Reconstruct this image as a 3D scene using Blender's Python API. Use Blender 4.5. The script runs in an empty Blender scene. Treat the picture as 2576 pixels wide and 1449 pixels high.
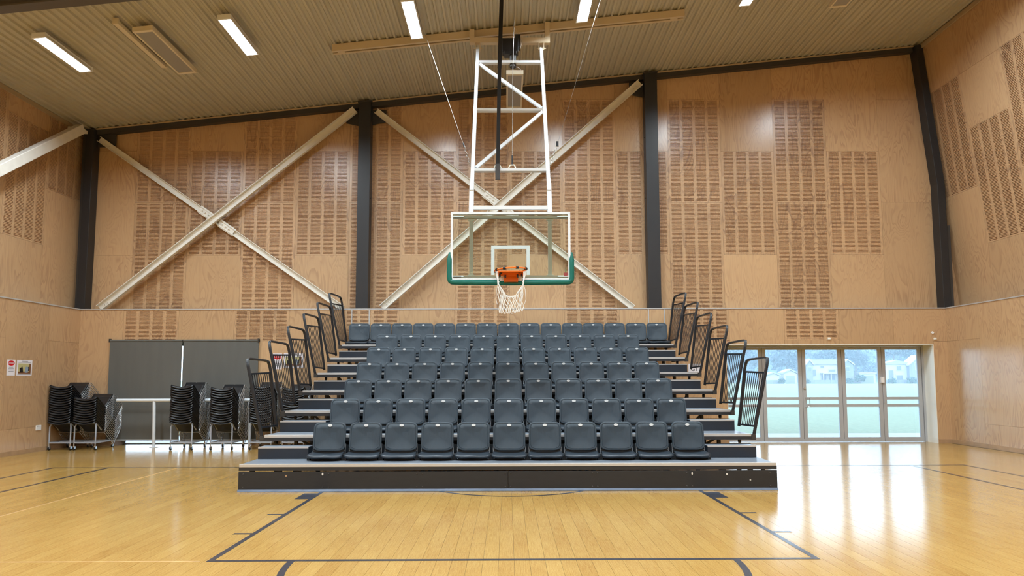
import bpy, math, random
from mathutils import Vector, Matrix
random.seed(7)
S = bpy.context.scene
COL = S.collection
PI = math.pi

# ------------------------------------------------------------------ camera, world, exposure
cam_d = bpy.data.cameras.new('camera')
cam = bpy.data.objects.new('camera', cam_d); COL.objects.link(cam)
cam_d.sensor_fit = 'HORIZONTAL'; cam_d.sensor_width = 36.0
cam_d.lens = 36.0 * 1713.5 / 2576.0
cam_d.shift_y = 83.3 / 2576.0
cam_d.clip_start = 0.05; cam_d.clip_end = 2000
R = Matrix.Rotation(math.radians(-0.388), 4, 'Z') @ Matrix.Rotation(math.radians(90 + 4.747), 4, 'X') @ Matrix.Rotation(math.radians(-0.135), 4, 'Z')
cam.matrix_world = Matrix.Translation((-0.050, 0.0, 1.452)) @ R
S.camera = cam

world = bpy.data.worlds.new('overcast_sky'); S.world = world; world.use_nodes = True
wn = world.node_tree; wn.nodes.clear()
wo = wn.nodes.new('ShaderNodeOutputWorld'); wb = wn.nodes.new('ShaderNodeBackground')
wtc = wn.nodes.new('ShaderNodeTexCoord'); wsep = wn.nodes.new('ShaderNodeSeparateXYZ'); wr = wn.nodes.new('ShaderNodeValToRGB')
wn.links.new(wtc.outputs['Generated'], wsep.inputs[0]); wn.links.new(wsep.outputs['Z'], wr.inputs[0])
wr.color_ramp.elements[0].position = 0.0; wr.color_ramp.elements[0].color = (0.66, 0.84, 1.0, 1)
wr.color_ramp.elements[1].position = 0.8; wr.color_ramp.elements[1].color = (0.60, 0.78, 1.0, 1)
wn.links.new(wr.outputs[0], wb.inputs[0]); wb.inputs[1].default_value = 7.0
wn.links.new(wb.outputs[0], wo.inputs[0])

def portal(x, y, z, sx, sz):
    l = bpy.data.lights.new('daylight_portal', 'AREA'); l.shape = 'RECTANGLE'; l.size = sx; l.size_y = sz
    l.cycles.is_portal = True
    o = bpy.data.objects.new('daylight_portal', l); COL.objects.link(o)
    o.location = (x, y, z); o.rotation_euler = (-PI / 2, 0, 0)
portal(7.05, 15.52, 1.08, 4.7, 2.2)

S.view_settings.view_transform = 'Standard'; S.view_settings.look = 'None'
S.view_settings.exposure = 0.0; S.view_settings.gamma = 1.0
S.view_settings.use_curve_mapping = False
LAMP_STRENGTH = 6.0      # visible glow of the diffuser
LAMP_WATTS = 156.0       # downward light of each lamp
try:
    S.cycles.use_denoising = True
    S.cycles.max_bounces = 8; S.cycles.diffuse_bounces = 5; S.cycles.glossy_bounces = 4
    S.cycles.volume_bounces = 1; S.cycles.transparent_max_bounces = 12; S.cycles.transmission_bounces = 6
    S.cycles.caustics_reflective = False; S.cycles.caustics_refractive = False
    S.cycles.sample_clamp_indirect = 6.0
except Exception:
    pass

# ------------------------------------------------------------------ materials
def lin(r, g, b):
    f = lambda c: ((c / 255 + 0.055) / 1.055) ** 2.4 if c / 255 > 0.04045 else c / 255 / 12.92
    return (f(r), f(g), f(b), 1)

def mat(name, col, rough=0.5, metal=0.0, noise=0.0, nscale=20.0, bump=0.0, spec=0.5, coat=0.0, stretch=None):
    m = bpy.data.materials.new(name); m.use_nodes = True
    nt = m.node_tree; p = nt.nodes['Principled BSDF']
    p.inputs['Base Color'].default_value = col
    p.inputs['Roughness'].default_value = rough; p.inputs['Metallic'].default_value = metal
    p.inputs['Specular IOR Level'].default_value = spec
    p.inputs['Coat Weight'].default_value = coat; p.inputs['Coat Roughness'].default_value = 0.15
    if noise or bump:
        tc = nt.nodes.new('ShaderNodeTexCoord'); nz = nt.nodes.new('ShaderNodeTexNoise')
        mp = nt.nodes.new('ShaderNodeMapping'); mp.inputs['Scale'].default_value = stretch or (1, 1, 1)
        nz.inputs['Scale'].default_value = nscale; nz.inputs['Detail'].default_value = 4
        nt.links.new(tc.outputs['Object'], mp.inputs[0]); nt.links.new(mp.outputs[0], nz.inputs['Vector'])
        if noise:
            mr = nt.nodes.new('ShaderNodeMapRange')
            mr.inputs['From Min'].default_value = 0.3; mr.inputs['From Max'].default_value = 0.7
            mr.inputs['To Min'].default_value = 1 - noise; mr.inputs['To Max'].default_value = 1 + noise
            mx = nt.nodes.new('ShaderNodeVectorMath'); mx.operation = 'SCALE'
            mx.inputs[0].default_value = col[:3]
            nt.links.new(nz.outputs[0], mr.inputs[0]); nt.links.new(mr.outputs[0], mx.inputs['Scale'])
            nt.links.new(mx.outputs[0], p.inputs['Base Color'])
        if bump:
            b = nt.nodes.new('ShaderNodeBump'); b.inputs['Strength'].default_value = bump; b.inputs['Distance'].default_value = 0.01
            nt.links.new(nz.outputs[0], b.inputs['Height']); nt.links.new(b.outputs[0], p.inputs['Normal'])
    return m

def plywood(name, light, dark, figure=0.6, rough=0.34):
    m = bpy.data.materials.new(name); m.use_nodes = True
    nt = m.node_tree; N = nt.nodes; L = nt.links; p = N['Principled BSDF']
    tc = N.new('ShaderNodeTexCoord'); oi = N.new('ShaderNodeObjectInfo')
    off = N.new('ShaderNodeVectorMath'); off.operation = 'SCALE'
    off.inputs[0].default_value = (37.0, 53.0, 71.0); L.new(oi.outputs['Random'], off.inputs['Scale'])
    add = N.new('ShaderNodeVectorMath'); add.operation = 'ADD'
    L.new(tc.outputs['Object'], add.inputs[0]); L.new(off.outputs[0], add.inputs[1])
    mp = N.new('ShaderNodeMapping'); mp.inputs['Scale'].default_value = (1, 1, 0.22); L.new(add.outputs[0], mp.inputs[0])
    n1 = N.new('ShaderNodeTexNoise'); n1.inputs['Scale'].default_value = 2.5; n1.inputs['Detail'].default_value = 3.0
    n1.inputs['Roughness'].default_value = 0.42; n1.inputs['Distortion'].default_value = 0.7; L.new(mp.outputs[0], n1.inputs['Vector'])
    mu = N.new('ShaderNodeMath'); mu.operation = 'MULTIPLY'; mu.inputs[1].default_value = 19.0; L.new(n1.outputs[0], mu.inputs[0])
    fr = N.new('ShaderNodeMath'); fr.operation = 'FRACT'; L.new(mu.outputs[0], fr.inputs[0])
    rp = N.new('ShaderNodeValToRGB'); e = rp.color_ramp.elements
    e[0].position = 0.0; e[0].color = (0, 0, 0, 1); e[1].position = 1.0; e[1].color = (0.05, 0.05, 0.05, 1)
    a = e.new(0.55); a.color = (0.2, 0.2, 0.2, 1); a = e.new(0.86); a.color = (0.9, 0.9, 0.9, 1); a = e.new(0.95); a.color = (0.75,) * 3 + (1,)
    L.new(fr.outputs[0], rp.inputs[0])
    # patchy strength of the figure
    n2 = N.new('ShaderNodeTexNoise'); n2.inputs['Scale'].default_value = 1.1; n2.inputs['Detail'].default_value = 1; L.new(add.outputs[0], n2.inputs['Vector'])
    m2 = N.new('ShaderNodeMapRange'); m2.inputs['From Min'].default_value = 0.35; m2.inputs['From Max'].default_value = 0.65
    m2.inputs['To Min'].default_value = 0.25 * figure; m2.inputs['To Max'].default_value = figure; L.new(n2.outputs[0], m2.inputs[0])
    f1 = N.new('ShaderNodeMath'); f1.operation = 'MULTIPLY'; L.new(rp.outputs[0], f1.inputs[0]); L.new(m2.outputs[0], f1.inputs[1])
    # fine vertical fibre
    mp3 = N.new('ShaderNodeMapping'); mp3.inputs['Scale'].default_value = (60, 60, 2.0); L.new(add.outputs[0], mp3.inputs[0])
    n3 = N.new('ShaderNodeTexNoise'); n3.inputs['Scale'].default_value = 1.0; n3.inputs['Detail'].default_value = 2; L.new(mp3.outputs[0], n3.inputs['Vector'])
    m3 = N.new('ShaderNodeMapRange'); m3.inputs['To Min'].default_value = -0.16; m3.inputs['To Max'].default_value = 0.2; L.new(n3.outputs[0], m3.inputs[0])
    f2 = N.new('ShaderNodeMath'); f2.operation = 'ADD'; f2.use_clamp = True; L.new(f1.outputs[0], f2.inputs[0]); L.new(m3.outputs[0], f2.inputs[1])
    mix = N.new('ShaderNodeMix'); mix.data_type = 'RGBA'; mix.inputs['A'].default_value = light; mix.inputs['B'].default_value = dark
    L.new(f2.outputs[0], mix.inputs['Factor'])
    # panel to panel tone
    m4 = N.new('ShaderNodeMapRange'); m4.inputs['To Min'].default_value = 0.92; m4.inputs['To Max'].default_value = 1.06; L.new(oi.outputs['Random'], m4.inputs[0])
    sc = N.new('ShaderNodeVectorMath'); sc.operation = 'SCALE'; L.new(mix.outputs['Result'], sc.inputs[0]); L.new(m4.outputs[0], sc.inputs['Scale'])
    L.new(sc.outputs[0], p.inputs['Base Color'])
    p.inputs['Roughness'].default_value = rough - 0.08
    p.inputs['Coat Weight'].default_value = 0.35; p.inputs['Coat Roughness'].default_value = 0.30
    return m

def floor_mat():
    m = bpy.data.materials.new('lacquered_timber'); m.use_nodes = True
    nt = m.node_tree; N = nt.nodes; L = nt.links; p = N['Principled BSDF']
    g = N.new('ShaderNodeNewGeometry'); sp = N.new('ShaderNodeSeparateXYZ'); L.new(g.outputs['Position'], sp.inputs[0])
    dx = N.new('ShaderNodeMath'); dx.operation = 'DIVIDE'; dx.inputs[1].default_value = PW; L.new(sp.outputs['X'], dx.inputs[0])
    fl = N.new('ShaderNodeMath'); fl.operation = 'FLOOR'; L.new(dx.outputs[0], fl.inputs[0])
    # tone changes along each strip: white noise per strip shifts a stretched noise
    wnz = N.new('ShaderNodeTexWhiteNoise'); wnz.noise_dimensions = '1D'; L.new(fl.outputs[0], wnz.inputs['W'])
    y2 = N.new('ShaderNodeMath'); y2.operation = 'MULTIPLY_ADD'; y2.inputs[1].default_value = 40.0; L.new(wnz.outputs['Value'], y2.inputs[0]); L.new(sp.outputs['Y'], y2.inputs[2])
    cb = N.new('ShaderNodeCombineXYZ'); L.new(fl.outputs[0], cb.inputs['X']); L.new(y2.outputs[0], cb.inputs['Y'])
    mpa = N.new('ShaderNodeMapping'); mpa.inputs['Scale'].default_value = (7.3, 0.8, 1); L.new(cb.outputs[0], mpa.inputs[0])
    na = N.new('ShaderNodeTexNoise'); na.inputs['Scale'].default_value = 1.0; na.inputs['Detail'].default_value = 1; L.new(mpa.outputs[0], na.inputs['Vector'])
    # fibre
    mpb = N.new('ShaderNodeMapping'); mpb.inputs['Scale'].default_value = (120, 5.0, 1); L.new(g.outputs['Position'], mpb.inputs[0])
    nb = N.new('ShaderNodeTexNoise'); nb.inputs['Scale'].default_value = 1.0; nb.inputs['Detail'].default_value = 5; nb.inputs['Roughness'].default_value = 0.65; L.new(mpb.outputs[0], nb.inputs['Vector'])
    nd = N.new('ShaderNodeTexNoise'); nd.inputs['Scale'].default_value = 70.0; nd.inputs['Detail'].default_value = 3
    mpd = N.new('ShaderNodeMapping'); mpd.inputs['Scale'].default_value = (1.6, 0.7, 1); L.new(g.outputs['Position'], mpd.inputs[0]); L.new(mpd.outputs[0], nd.inputs['Vector'])
    s1 = N.new('ShaderNodeMath'); s1.operation = 'MULTIPLY_ADD'; s1.inputs[1].default_value = 0.38; L.new(na.outputs[0], s1.inputs[0])
    s2 = N.new('ShaderNodeMath'); s2.operation = 'MULTIPLY'; s2.inputs[1].default_value = 0.80; L.new(nb.outputs[0], s2.inputs[0]); L.new(s2.outputs[0], s1.inputs[2])
    s3 = N.new('ShaderNodeMath'); s3.operation = 'MULTIPLY_ADD'; s3.inputs[1].default_value = 0.5; L.new(nd.outputs[0], s3.inputs[0]); L.new(s1.outputs[0], s3.inputs[2])
    rp = N.new('ShaderNodeValToRGB'); e = rp.color_ramp.elements
    e[0].position = 0.62; e[0].color = FLOOR_DARK; e[1].position = 1.24; e[1].color = FLOOR_LIGHT
    mr = N.new('ShaderNodeMapRange'); mr.inputs['From Min'].default_value = 0.0; mr.inputs['From Max'].default_value = 1.68
    L.new(s3.outputs[0], mr.inputs[0]); e[0].position = 0.34; e[1].position = 0.66; L.new(mr.outputs[0], rp.inputs[0])
    L.new(rp.outputs[0], p.inputs['Base Color'])
    p.inputs['Roughness'].default_value = 0.2
    nr = N.new('ShaderNodeTexNoise'); nr.inputs['Scale'].default_value = 1.3; nr.inputs['Detail'].default_value = 3; L.new(g.outputs['Position'], nr.inputs['Vector'])
    mr2 = N.new('ShaderNodeMapRange'); mr2.inputs['To Min'].default_value = 0.15; mr2.inputs['To Max'].default_value = 0.20; L.new(nr.outputs[0], mr2.inputs[0]); L.new(mr2.outputs[0], p.inputs['Roughness'])
    p.inputs['IOR'].default_value = 1.52
    mpe = N.new('ShaderNodeMapping'); mpe.inputs['Scale'].default_value = (8, 2.2, 1); L.new(g.outputs['Position'], mpe.inputs[0])
    ne = N.new('ShaderNodeTexNoise'); ne.inputs['Scale'].default_value = 1.0; ne.inputs['Detail'].default_value = 2; L.new(mpe.outputs[0], ne.inputs['Vector'])
    b = N.new('ShaderNodeBump'); b.inputs['Strength'].default_value = 0.06; b.inputs['Distance'].default_value = 0.001
    L.new(ne.outputs[0], b.inputs['Height']); L.new(b.outputs[0], p.inputs['Normal'])
    return m

PW = 0.1235
FLOOR_DARK = (0.33, 0.162, 0.034, 1); FLOOR_LIGHT = (0.53, 0.340, 0.104, 1)
M = {}
M['floor'] = floor_mat()
M['subfloor'] = mat('dark_joint', (0.10, 0.05, 0.02, 1), 0.8)
M['line'] = mat('court_line_paint', lin(52, 54, 62), 0.22, noise=0.15, nscale=6, spec=0.5)
M['faint'] = mat('worn_tape_line', lin(196, 158, 106), 0.25, noise=0.2, nscale=8)
M['ply'] = plywood('pine_plywood', (0.56, 0.365, 0.200, 1), (0.36, 0.205, 0.115, 1), 0.66)
M['plyslot'] = plywood('slotted_plywood', (0.56, 0.36, 0.198, 1), (0.27, 0.155, 0.092, 1), 0.9, 0.4)
M['slotback'] = mat('slot_backing', (0.105, 0.052, 0.030, 1), 0.9)
M['board'] = mat('wall_core', (0.50, 0.31, 0.20, 1), 0.9)
M['skirt'] = mat('skirting_timber', (0.42, 0.27, 0.15, 1), 0.5, noise=0.12, nscale=5)
M['jamb'] = mat('jamb_paint', lin(240, 240, 232), 0.5)
M['ceil'] = mat('painted_roof_sheet', lin(188, 182, 164), 0.55, noise=0.05, nscale=3, stretch=(1, 0.2, 1))
M['ceiltrim'] = mat('roof_trim_paint', lin(178, 158, 128), 0.5)
M['steel'] = mat('charcoal_steel_paint', lin(39, 39, 41), 0.42, noise=0.06, nscale=4)
M['darksteel'] = mat('dark_steel_paint', lin(56, 53, 51), 0.5)
M['brace'] = mat('cream_steel_paint', lin(226, 222, 212), 0.42, noise=0.05, nscale=6)
M['whitesteel'] = mat('white_frame_paint', lin(225, 232, 238), 0.35)
M['cream'] = mat('cream_frame_paint', lin(238, 238, 222), 0.4)
M['beige'] = mat('ceiling_track_paint', lin(205, 188, 160), 0.45)
M['black'] = mat('black_plastic', lin(20, 20, 22), 0.45, noise=0.1, nscale=10)
M['strap'] = mat('black_webbing', lin(24, 23, 24), 0.8)
M['wire'] = mat('steel_wire', lin(150, 145, 135), 0.4, metal=0.6)
M['ledge'] = mat('ledge_aluminium', lin(190, 188, 186), 0.4, metal=0.2)
M['deck'] = mat('deck_vinyl', lin(118, 126, 136), 0.35, noise=0.06, nscale=30)
M['nose'] = mat('nosing_aluminium', lin(200, 198, 196), 0.34, metal=0.35)
M['fascia'] = mat('deck_fascia_steel', lin(44, 46, 50), 0.36, noise=0.05, nscale=8)
M['kick'] = mat('kick_panel', lin(36, 38, 42), 0.45, noise=0.1, nscale=10, stretch=(0.6, 1, 2))
M['lip'] = mat('galvanised_lip', lin(84, 92, 106), 0.35, metal=0.5, noise=0.15, nscale=6)
M['chip'] = mat('bare_chip_and_hole', lin(215, 212, 205), 0.6)
M['riser'] = mat('step_riser_steel', lin(36, 43, 52), 0.4, noise=0.06, nscale=6)
M['rail'] = mat('rail_powdercoat', lin(34, 37, 42), 0.32)
M['seat'] = mat('seat_plastic', lin(44, 58, 69), 0.42, noise=0.07, nscale=9, bump=0.04, stretch=(8, 1, 1))
M['seatpan'] = mat('seat_pan_plastic', lin(38, 48, 57), 0.36)
M['seatmetal'] = mat('seat_bracket_steel', lin(150, 158, 165), 0.35, metal=0.6)
M['darkmount'] = mat('seat_mount', lin(26, 30, 34), 0.5)
M['plate'] = mat('number_plate', lin(222, 228, 232), 0.4)
M['chrome'] = mat('chrome_tube', lin(205, 208, 212), 0.2, metal=0.7)
M['dolly'] = mat('grey_dolly_paint', lin(160, 166, 176), 0.35)
M['shell'] = mat('chair_shell', lin(26, 27, 30), 0.4, noise=0.08, nscale=12)
M['castor'] = mat('castor_rubber', lin(22, 22, 24), 0.5)
M['blind'] = mat('blind_fabric', lin(97, 97, 93), 0.8, noise=0.05, nscale=2, stretch=(3, 1, 0.5))
M['pad'] = mat('green_padding', lin(0, 104, 92), 0.4, noise=0.05, nscale=10)
M['orange'] = mat('orange_rim', lin(235, 112, 16), 0.38)
M['cord'] = mat('net_cord', lin(235, 235, 232), 0.7)
M['target'] = mat('glass_print', lin(196, 214, 216), 0.4)
M['alu'] = mat('door_aluminium', lin(176, 178, 181), 0.42, metal=0.1)
M['seal'] = mat('door_seal', lin(60, 58, 58), 0.6)
M['paper'] = mat('paper', lin(232, 230, 238), 0.6)
M['red'] = mat('sign_red', lin(200, 12, 22), 0.5)
M['ink'] = mat('ink', lin(70, 70, 78), 0.7)
M['yellowish'] = mat('photo_wall', lin(190, 182, 130), 0.5)
M['photobrown'] = mat('photo_floor', lin(120, 78, 48), 0.5)
M['photoblue'] = mat('photo_grey_blue', lin(140, 158, 178), 0.5)
M['white'] = mat('white_plastic', lin(235, 235, 235), 0.4)
M['heater'] = mat('heater_case', lin(222, 210, 186), 0.45)
M['mesh'] = mat('heater_grille', lin(152, 148, 142), 0.5, noise=0.1, nscale=200)
M['grass'] = mat('grass', (0.120, 0.148, 0.090, 1), 0.9, noise=0.16, nscale=7)
M['concrete'] = mat('path_concrete', (0.24, 0.24, 0.24, 1), 0.9, noise=0.1, nscale=3)
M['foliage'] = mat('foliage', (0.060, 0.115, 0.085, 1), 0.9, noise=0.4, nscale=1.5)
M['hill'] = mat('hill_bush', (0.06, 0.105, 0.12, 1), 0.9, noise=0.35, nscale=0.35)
M['housewhite'] = mat('house_white', (0.36, 0.36, 0.34, 1), 0.8)
M['housegrey'] = mat('house_grey', (0.17, 0.19, 0.21, 1), 0.8)
M['roof'] = mat('house_roof', (0.23, 0.25, 0.27, 1), 0.7)
M['hwin'] = mat('house_window', (0.09, 0.11, 0.13, 1), 0.2)
M['bark'] = mat('bark', (0.12, 0.10, 0.08, 1), 0.9)

def glass(name, tint, alpha=0.12, rough=0.02):
    m = bpy.data.materials.new(name); m.use_nodes = True
    nt = m.node_tree; N = nt.nodes; L = nt.links
    for n in list(N): N.remove(n)
    o = N.new('ShaderNodeOutputMaterial'); t = N.new('ShaderNodeBsdfTransparent'); g = N.new('ShaderNodeBsdfGlossy')
    t.inputs[0].default_value = tint; g.inputs['Roughness'].default_value = rough
    f = N.new('ShaderNodeFresnel'); f.inputs[0].default_value = 1.5
    mx = N.new('ShaderNodeMixShader'); L.new(f.outputs[0], mx.inputs[0]); L.new(t.outputs[0], mx.inputs[1]); L.new(g.outputs[0], mx.inputs[2])
    L.new(mx.outputs[0], o.inputs[0])
    return m
M['glass'] = glass('board_glass', (0.95, 0.985, 0.965, 1))
M['pane'] = glass('door_glass', (0.93, 0.97, 1.0, 1))
def emit(name, col, s):
    m = bpy.data.materials.new(name); m.use_nodes = True
    p = m.node_tree.nodes['Principled BSDF']; p.inputs['Base Color'].default_value = (0.8, 0.8, 0.8, 1)
    p.inputs['Emission Color'].default_value = col; p.inputs['Emission Strength'].default_value = s
    return m
M['lamp'] = emit('lamp_diffuser', (0.80, 0.92, 1.0, 1), LAMP_STRENGTH)

# ------------------------------------------------------------------ mesh builder
class MB:
    def __init__(s): s.v = []; s.f = []; s.m = []; s.mi = 0
    def add(s, vs, fs):
        b = len(s.v); s.v += [tuple(v) for v in vs]; s.f += [tuple(b + i for i in f) for f in fs]; s.m += [s.mi] * len(fs); return s
    def box(s, x0, x1, y0, y1, z0, z1):
        return s.add([(x0, y0, z0), (x1, y0, z0), (x1, y1, z0), (x0, y1, z0), (x0, y0, z1), (x1, y0, z1), (x1, y1, z1), (x0, y1, z1)],
                     [(0, 3, 2, 1), (4, 5, 6, 7), (0, 1, 5, 4), (1, 2, 6, 5), (2, 3, 7, 6), (3, 0, 4, 7)])
    def bar(s, a, b, w, h, up=(0, 0, 1)):
        a = Vector(a); b = Vector(b); d = (b - a).normalized(); up = Vector(up)
        if abs(d.dot(up)) > 0.98: up = Vector((0, 1, 0))
        x = d.cross(up).normalized() * w / 2; y = x.cross(d).normalized() * h / 2
        vs = [p + sx * x + sy * y for p in (a, b) for sx, sy in ((-1, -1), (1, -1), (1, 1), (-1, 1))]
        return s.add(vs, [(0, 1, 2, 3), (7, 6, 5, 4), (0, 4, 5, 1), (1, 5, 6, 2), (2, 6, 7, 3), (3, 7, 4, 0)])
    def prism(s, poly, ax, c0, c1):
        """polygon in the plane normal to axis ax ('x','y','z'), extruded from c0 to c1"""
        mk = {'x': lambda p, c: (c, p[0], p[1]), 'y': lambda p, c: (p[0], c, p[1]), 'z': lambda p, c: (p[0], p[1], c)}[ax]
        n = len(poly); vs = [mk(p, c0) for p in poly] + [mk(p, c1) for p in poly]
        fs = [tuple(range(n))[::-1], tuple(range(n, 2 * n))] + [(i, (i + 1) % n, n + (i + 1) % n, n + i) for i in range(n)]
        return s.add(vs, fs)
    def tube(s, pts, r, n=8, closed=False):
        pts = [Vector(p) for p in pts]; N = len(pts); rings = []
        prev = None
        for i, p in enumerate(pts):
            if closed: d = pts[(i + 1) % N] - pts[i - 1]
            else: d = pts[min(i + 1, N - 1)] - pts[max(i - 1, 0)]
            d.normalize()
            if prev is None:
                u = d.orthogonal().normalized()
            else:
                u = (prev - d * prev.dot(d)).normalized()
            prev = u; w = d.cross(u)
            rr = r[i] if isinstance(r, (list, tuple)) else r
            rings.append([p + rr * (math.cos(2 * PI * k / n) * u + math.sin(2 * PI * k / n) * w) for k in range(n)])
        vs = [v for g in rings for v in g]; fs = []
        for i in range(N if closed else N - 1):
            j = (i + 1) % N
            for k in range(n):
                fs.append((i * n + k, i * n + (k + 1) % n, j * n + (k + 1) % n, j * n + k))
        if not closed: fs += [tuple(range(n))[::-1], tuple(range((N - 1) * n, N * n))]
        return s.add(vs, fs)
    def cyl(s, a, b, r, n=12): return s.tube([a, b], r, n)
    def ellipse(s, c, rx, rz, t, n=20):  # disc facing -Y
        return s.prism([(c[0] + rx * math.cos(2 * PI * k / n), c[2] + rz * math.sin(2 * PI * k / n)) for k in range(n)], 'y', c[1], c[1] + t)
    def mesh(s, name, mats, smooth=False):
        me = bpy.data.meshes.new(name); me.from_pydata(s.v, [], s.f)
        for m in (mats if isinstance(mats, (list, tuple)) else [mats]): me.materials.append(m)
        if isinstance(mats, (list, tuple)) and len(mats) > 1: me.polygons.foreach_set('material_index', s.m)
        if smooth: me.polygons.foreach_set('use_smooth', [True] * len(me.polygons))
        me.update(); return me
    def build(s, name, mats, parent=None, loc=None, smooth=False):
        return link(name, s.mesh(name, mats, smooth), parent, loc)

def link(name, me, parent=None, loc=None):
    o = bpy.data.objects.new(name, me); COL.objects.link(o)
    if parent is not None: o.parent = parent
    if loc is not None: o.location = loc
    return o
def autosmooth(o, ang=0.6):
    me = o.data
    me.polygons.foreach_set('use_smooth', [True] * len(me.polygons))
    try: me.set_sharp_from_angle(angle=ang)
    except Exception: pass
    return o
def bevel(o, w=0.004, seg=2):
    b = o.modifiers.new('bevel', 'BEVEL'); b.width = w; b.segments = seg; b.limit_method = 'ANGLE'; return o
def tag(o, label=None, cat=None, group=None, kind=None):
    if label: o['label'] = label
    if cat: o['category'] = cat
    if group: o['group'] = group
    if kind: o['kind'] = kind
    return o
def empty(name, loc=(0, 0, 0)):
    o = bpy.data.objects.new(name, None); COL.objects.link(o); o.location = loc; o.empty_display_size = 0.1; return o
def copy_tree(o, parent=None):
    c = o.copy(); COL.objects.link(c)
    if parent is not None: c.parent = parent
    for ch in list(o.children): copy_tree(ch, c)
    return c
ORD = ['first', 'second', 'third', 'fourth', 'fifth', 'sixth', 'seventh', 'eighth', 'ninth', 'tenth', 'eleventh', 'twelfth', 'thirteenth', 'fourteenth', 'fifteenth', 'sixteenth', 'seventeenth']

# ------------------------------------------------------------------ dimensions
YL, YU = 15.0, 15.25            # lower wall face, upper wall face
XL, XLU, XR = -9.45, -9.70, 9.68
PWD = 1.215                     # plywood sheet width
ZS, ZC0 = 0.10528, 8.1036       # roof slope and height at x = 0
YB = -9.0                      # wall behind the camera
LEDGE = 2.97
KR = (10.182 - 9.501) / (9.084 - 3.05)   # rake of the upper right wall
xr_at = lambda z: 10.182 - KR * (z - 3.05)
zc = lambda x: ZC0 + ZS * x

# ------------------------------------------------------------------ floor with boards
floor = MB().box(-10.6, 10.8, YB, 15.42, -0.12, -0.004).build('floor', M['subfloor']); tag(floor, kind='structure')
PL = 1.85
planks = []
nst = int(19.3 / PW) + 1
for i in range(-int(9.5 / PW) - 1, int(9.72 / PW) + 1):
    x = (i + 0.5) * PW
    if x < XL + 0.0 or x > XR - 0.0: continue
    y = YB - random.uniform(0, PL)
    while y < 15.4:
        a, b = max(y, YB), min(y + PL, 15.4)
        if b - a > 0.02: planks.append((x, a, b))
        y += PL
def vis(p):
    x, a, b = p
    yy = max(b, 4.95)
    return b > 5.0 and abs(x) < 0.76 * yy and not (a > 8.95 and abs(x) < 3.4)
seen = sorted([p for p in planks if vis(p)], key=lambda p: max(p[1], 4.9) + 0.0)[:300]
ss = set(seen)
gp = 0.0009
full = MB().box(-PW / 2 + gp, PW / 2 - gp, gp, PL - gp, -0.012, 0.0).mesh('board', M['floor'])
for (x, a, b) in seen:
    if abs((b - a) - PL) < 1e-6: me = full
    else: me = MB().box(-PW / 2 + gp, PW / 2 - gp, gp, b - a - gp, -0.012, 0.0).mesh('board', M['floor'])
    link('board', me, floor, (x, a, 0))
rest = MB()
for (x, a, b) in planks:
    if (x, a, b) not in ss:
        rest.add([(x - PW / 2 + gp, a + gp, 0), (x + PW / 2 - gp, a + gp, 0), (x + PW / 2 - gp, b - gp, 0), (x - PW / 2 + gp, b - gp, 0)], [(0, 1, 2, 3)])
# margin strips at the walls and in the door recess
rest.add([(XL - 0.3, YB, 0), (XL + 0.13, YB, 0), (XL + 0.13, 15.42, 0), (XL - 0.3, 15.42, 0)], [(0, 1, 2, 3)])
rest.v[-4:] = [(v[0], v[1], -0.0015) for v in rest.v[-4:]]
tag(rest.build('floor_boards', M['floor'], floor), kind='stuff')

BL = 11.367                     # baseline outer edge
def line_obj(mb, m='line'): return mb.build('court_line', M[m], floor)
def rect(x0, x1, y0, y1, z=0.0016): return MB().box(x0, x1, y0, y1, 0.0, z)
line_obj(rect(-7.5, 7.5, BL - 0.05, BL))
for s in (-1, 1):
    a, b = sorted((s * 7.5, s * 7.45)); line_obj(rect(a, b, -9, BL - 0.05))
    a, b = sorted((s * 6.6, s * 6.55)); line_obj(rect(a, b, BL - 2.99, BL - 0.05))
    a, b = sorted((s * 2.45, s * 2.40)); line_obj(rect(a, b, BL - 5.75, BL - 0.05))
    for (d0, d1) in ((3.9, 3.95), (4.8, 4.85)):
        a, b = sorted((s * 2.45, s * 2.62)); line_obj(rect(a, b, BL - d1, BL - d0))
    a, b = sorted((s * 2.45, s * 2.62)); line_obj(rect(a, b, BL - 3.0, BL - 2.6))
line_obj(rect(-2.45, 2.45, BL - 5.80, BL - 5.75))
def arc(cx, cy, r, a0, a1, w=0.05, n=48, z=0.0016):
    mb = MB(); vs = []
    for k in range(n + 1):
        a = a0 + (a1 - a0) * k / n
        for rr in (r - w, r):
            vs.append((cx + rr * math.cos(a), cy + rr * math.sin(a), z))
    return mb.add(vs, [(2 * k, 2 * k + 1, 2 * k + 3, 2 * k + 2) for k in range(n)])
line_obj(arc(0, BL - 5.80, 1.80, PI, 2 * PI, w=0.055))
line_obj(arc(0, BL - 1.575, 1.30, PI, 2 * PI, w=0.045))
a3 = math.acos(6.6 / 6.75)
line_obj(arc(0, BL - 1.575, 6.75, PI + a3, 2 * PI - a3, n=96))
line_obj(rect(-8.9, -2.5, BL - 5.80, BL - 5.775, 0.0012), 'faint')
line_obj(rect(-5.44, -5.41, 5.6, BL - 0.1, 0.0012), 'faint')

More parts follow.
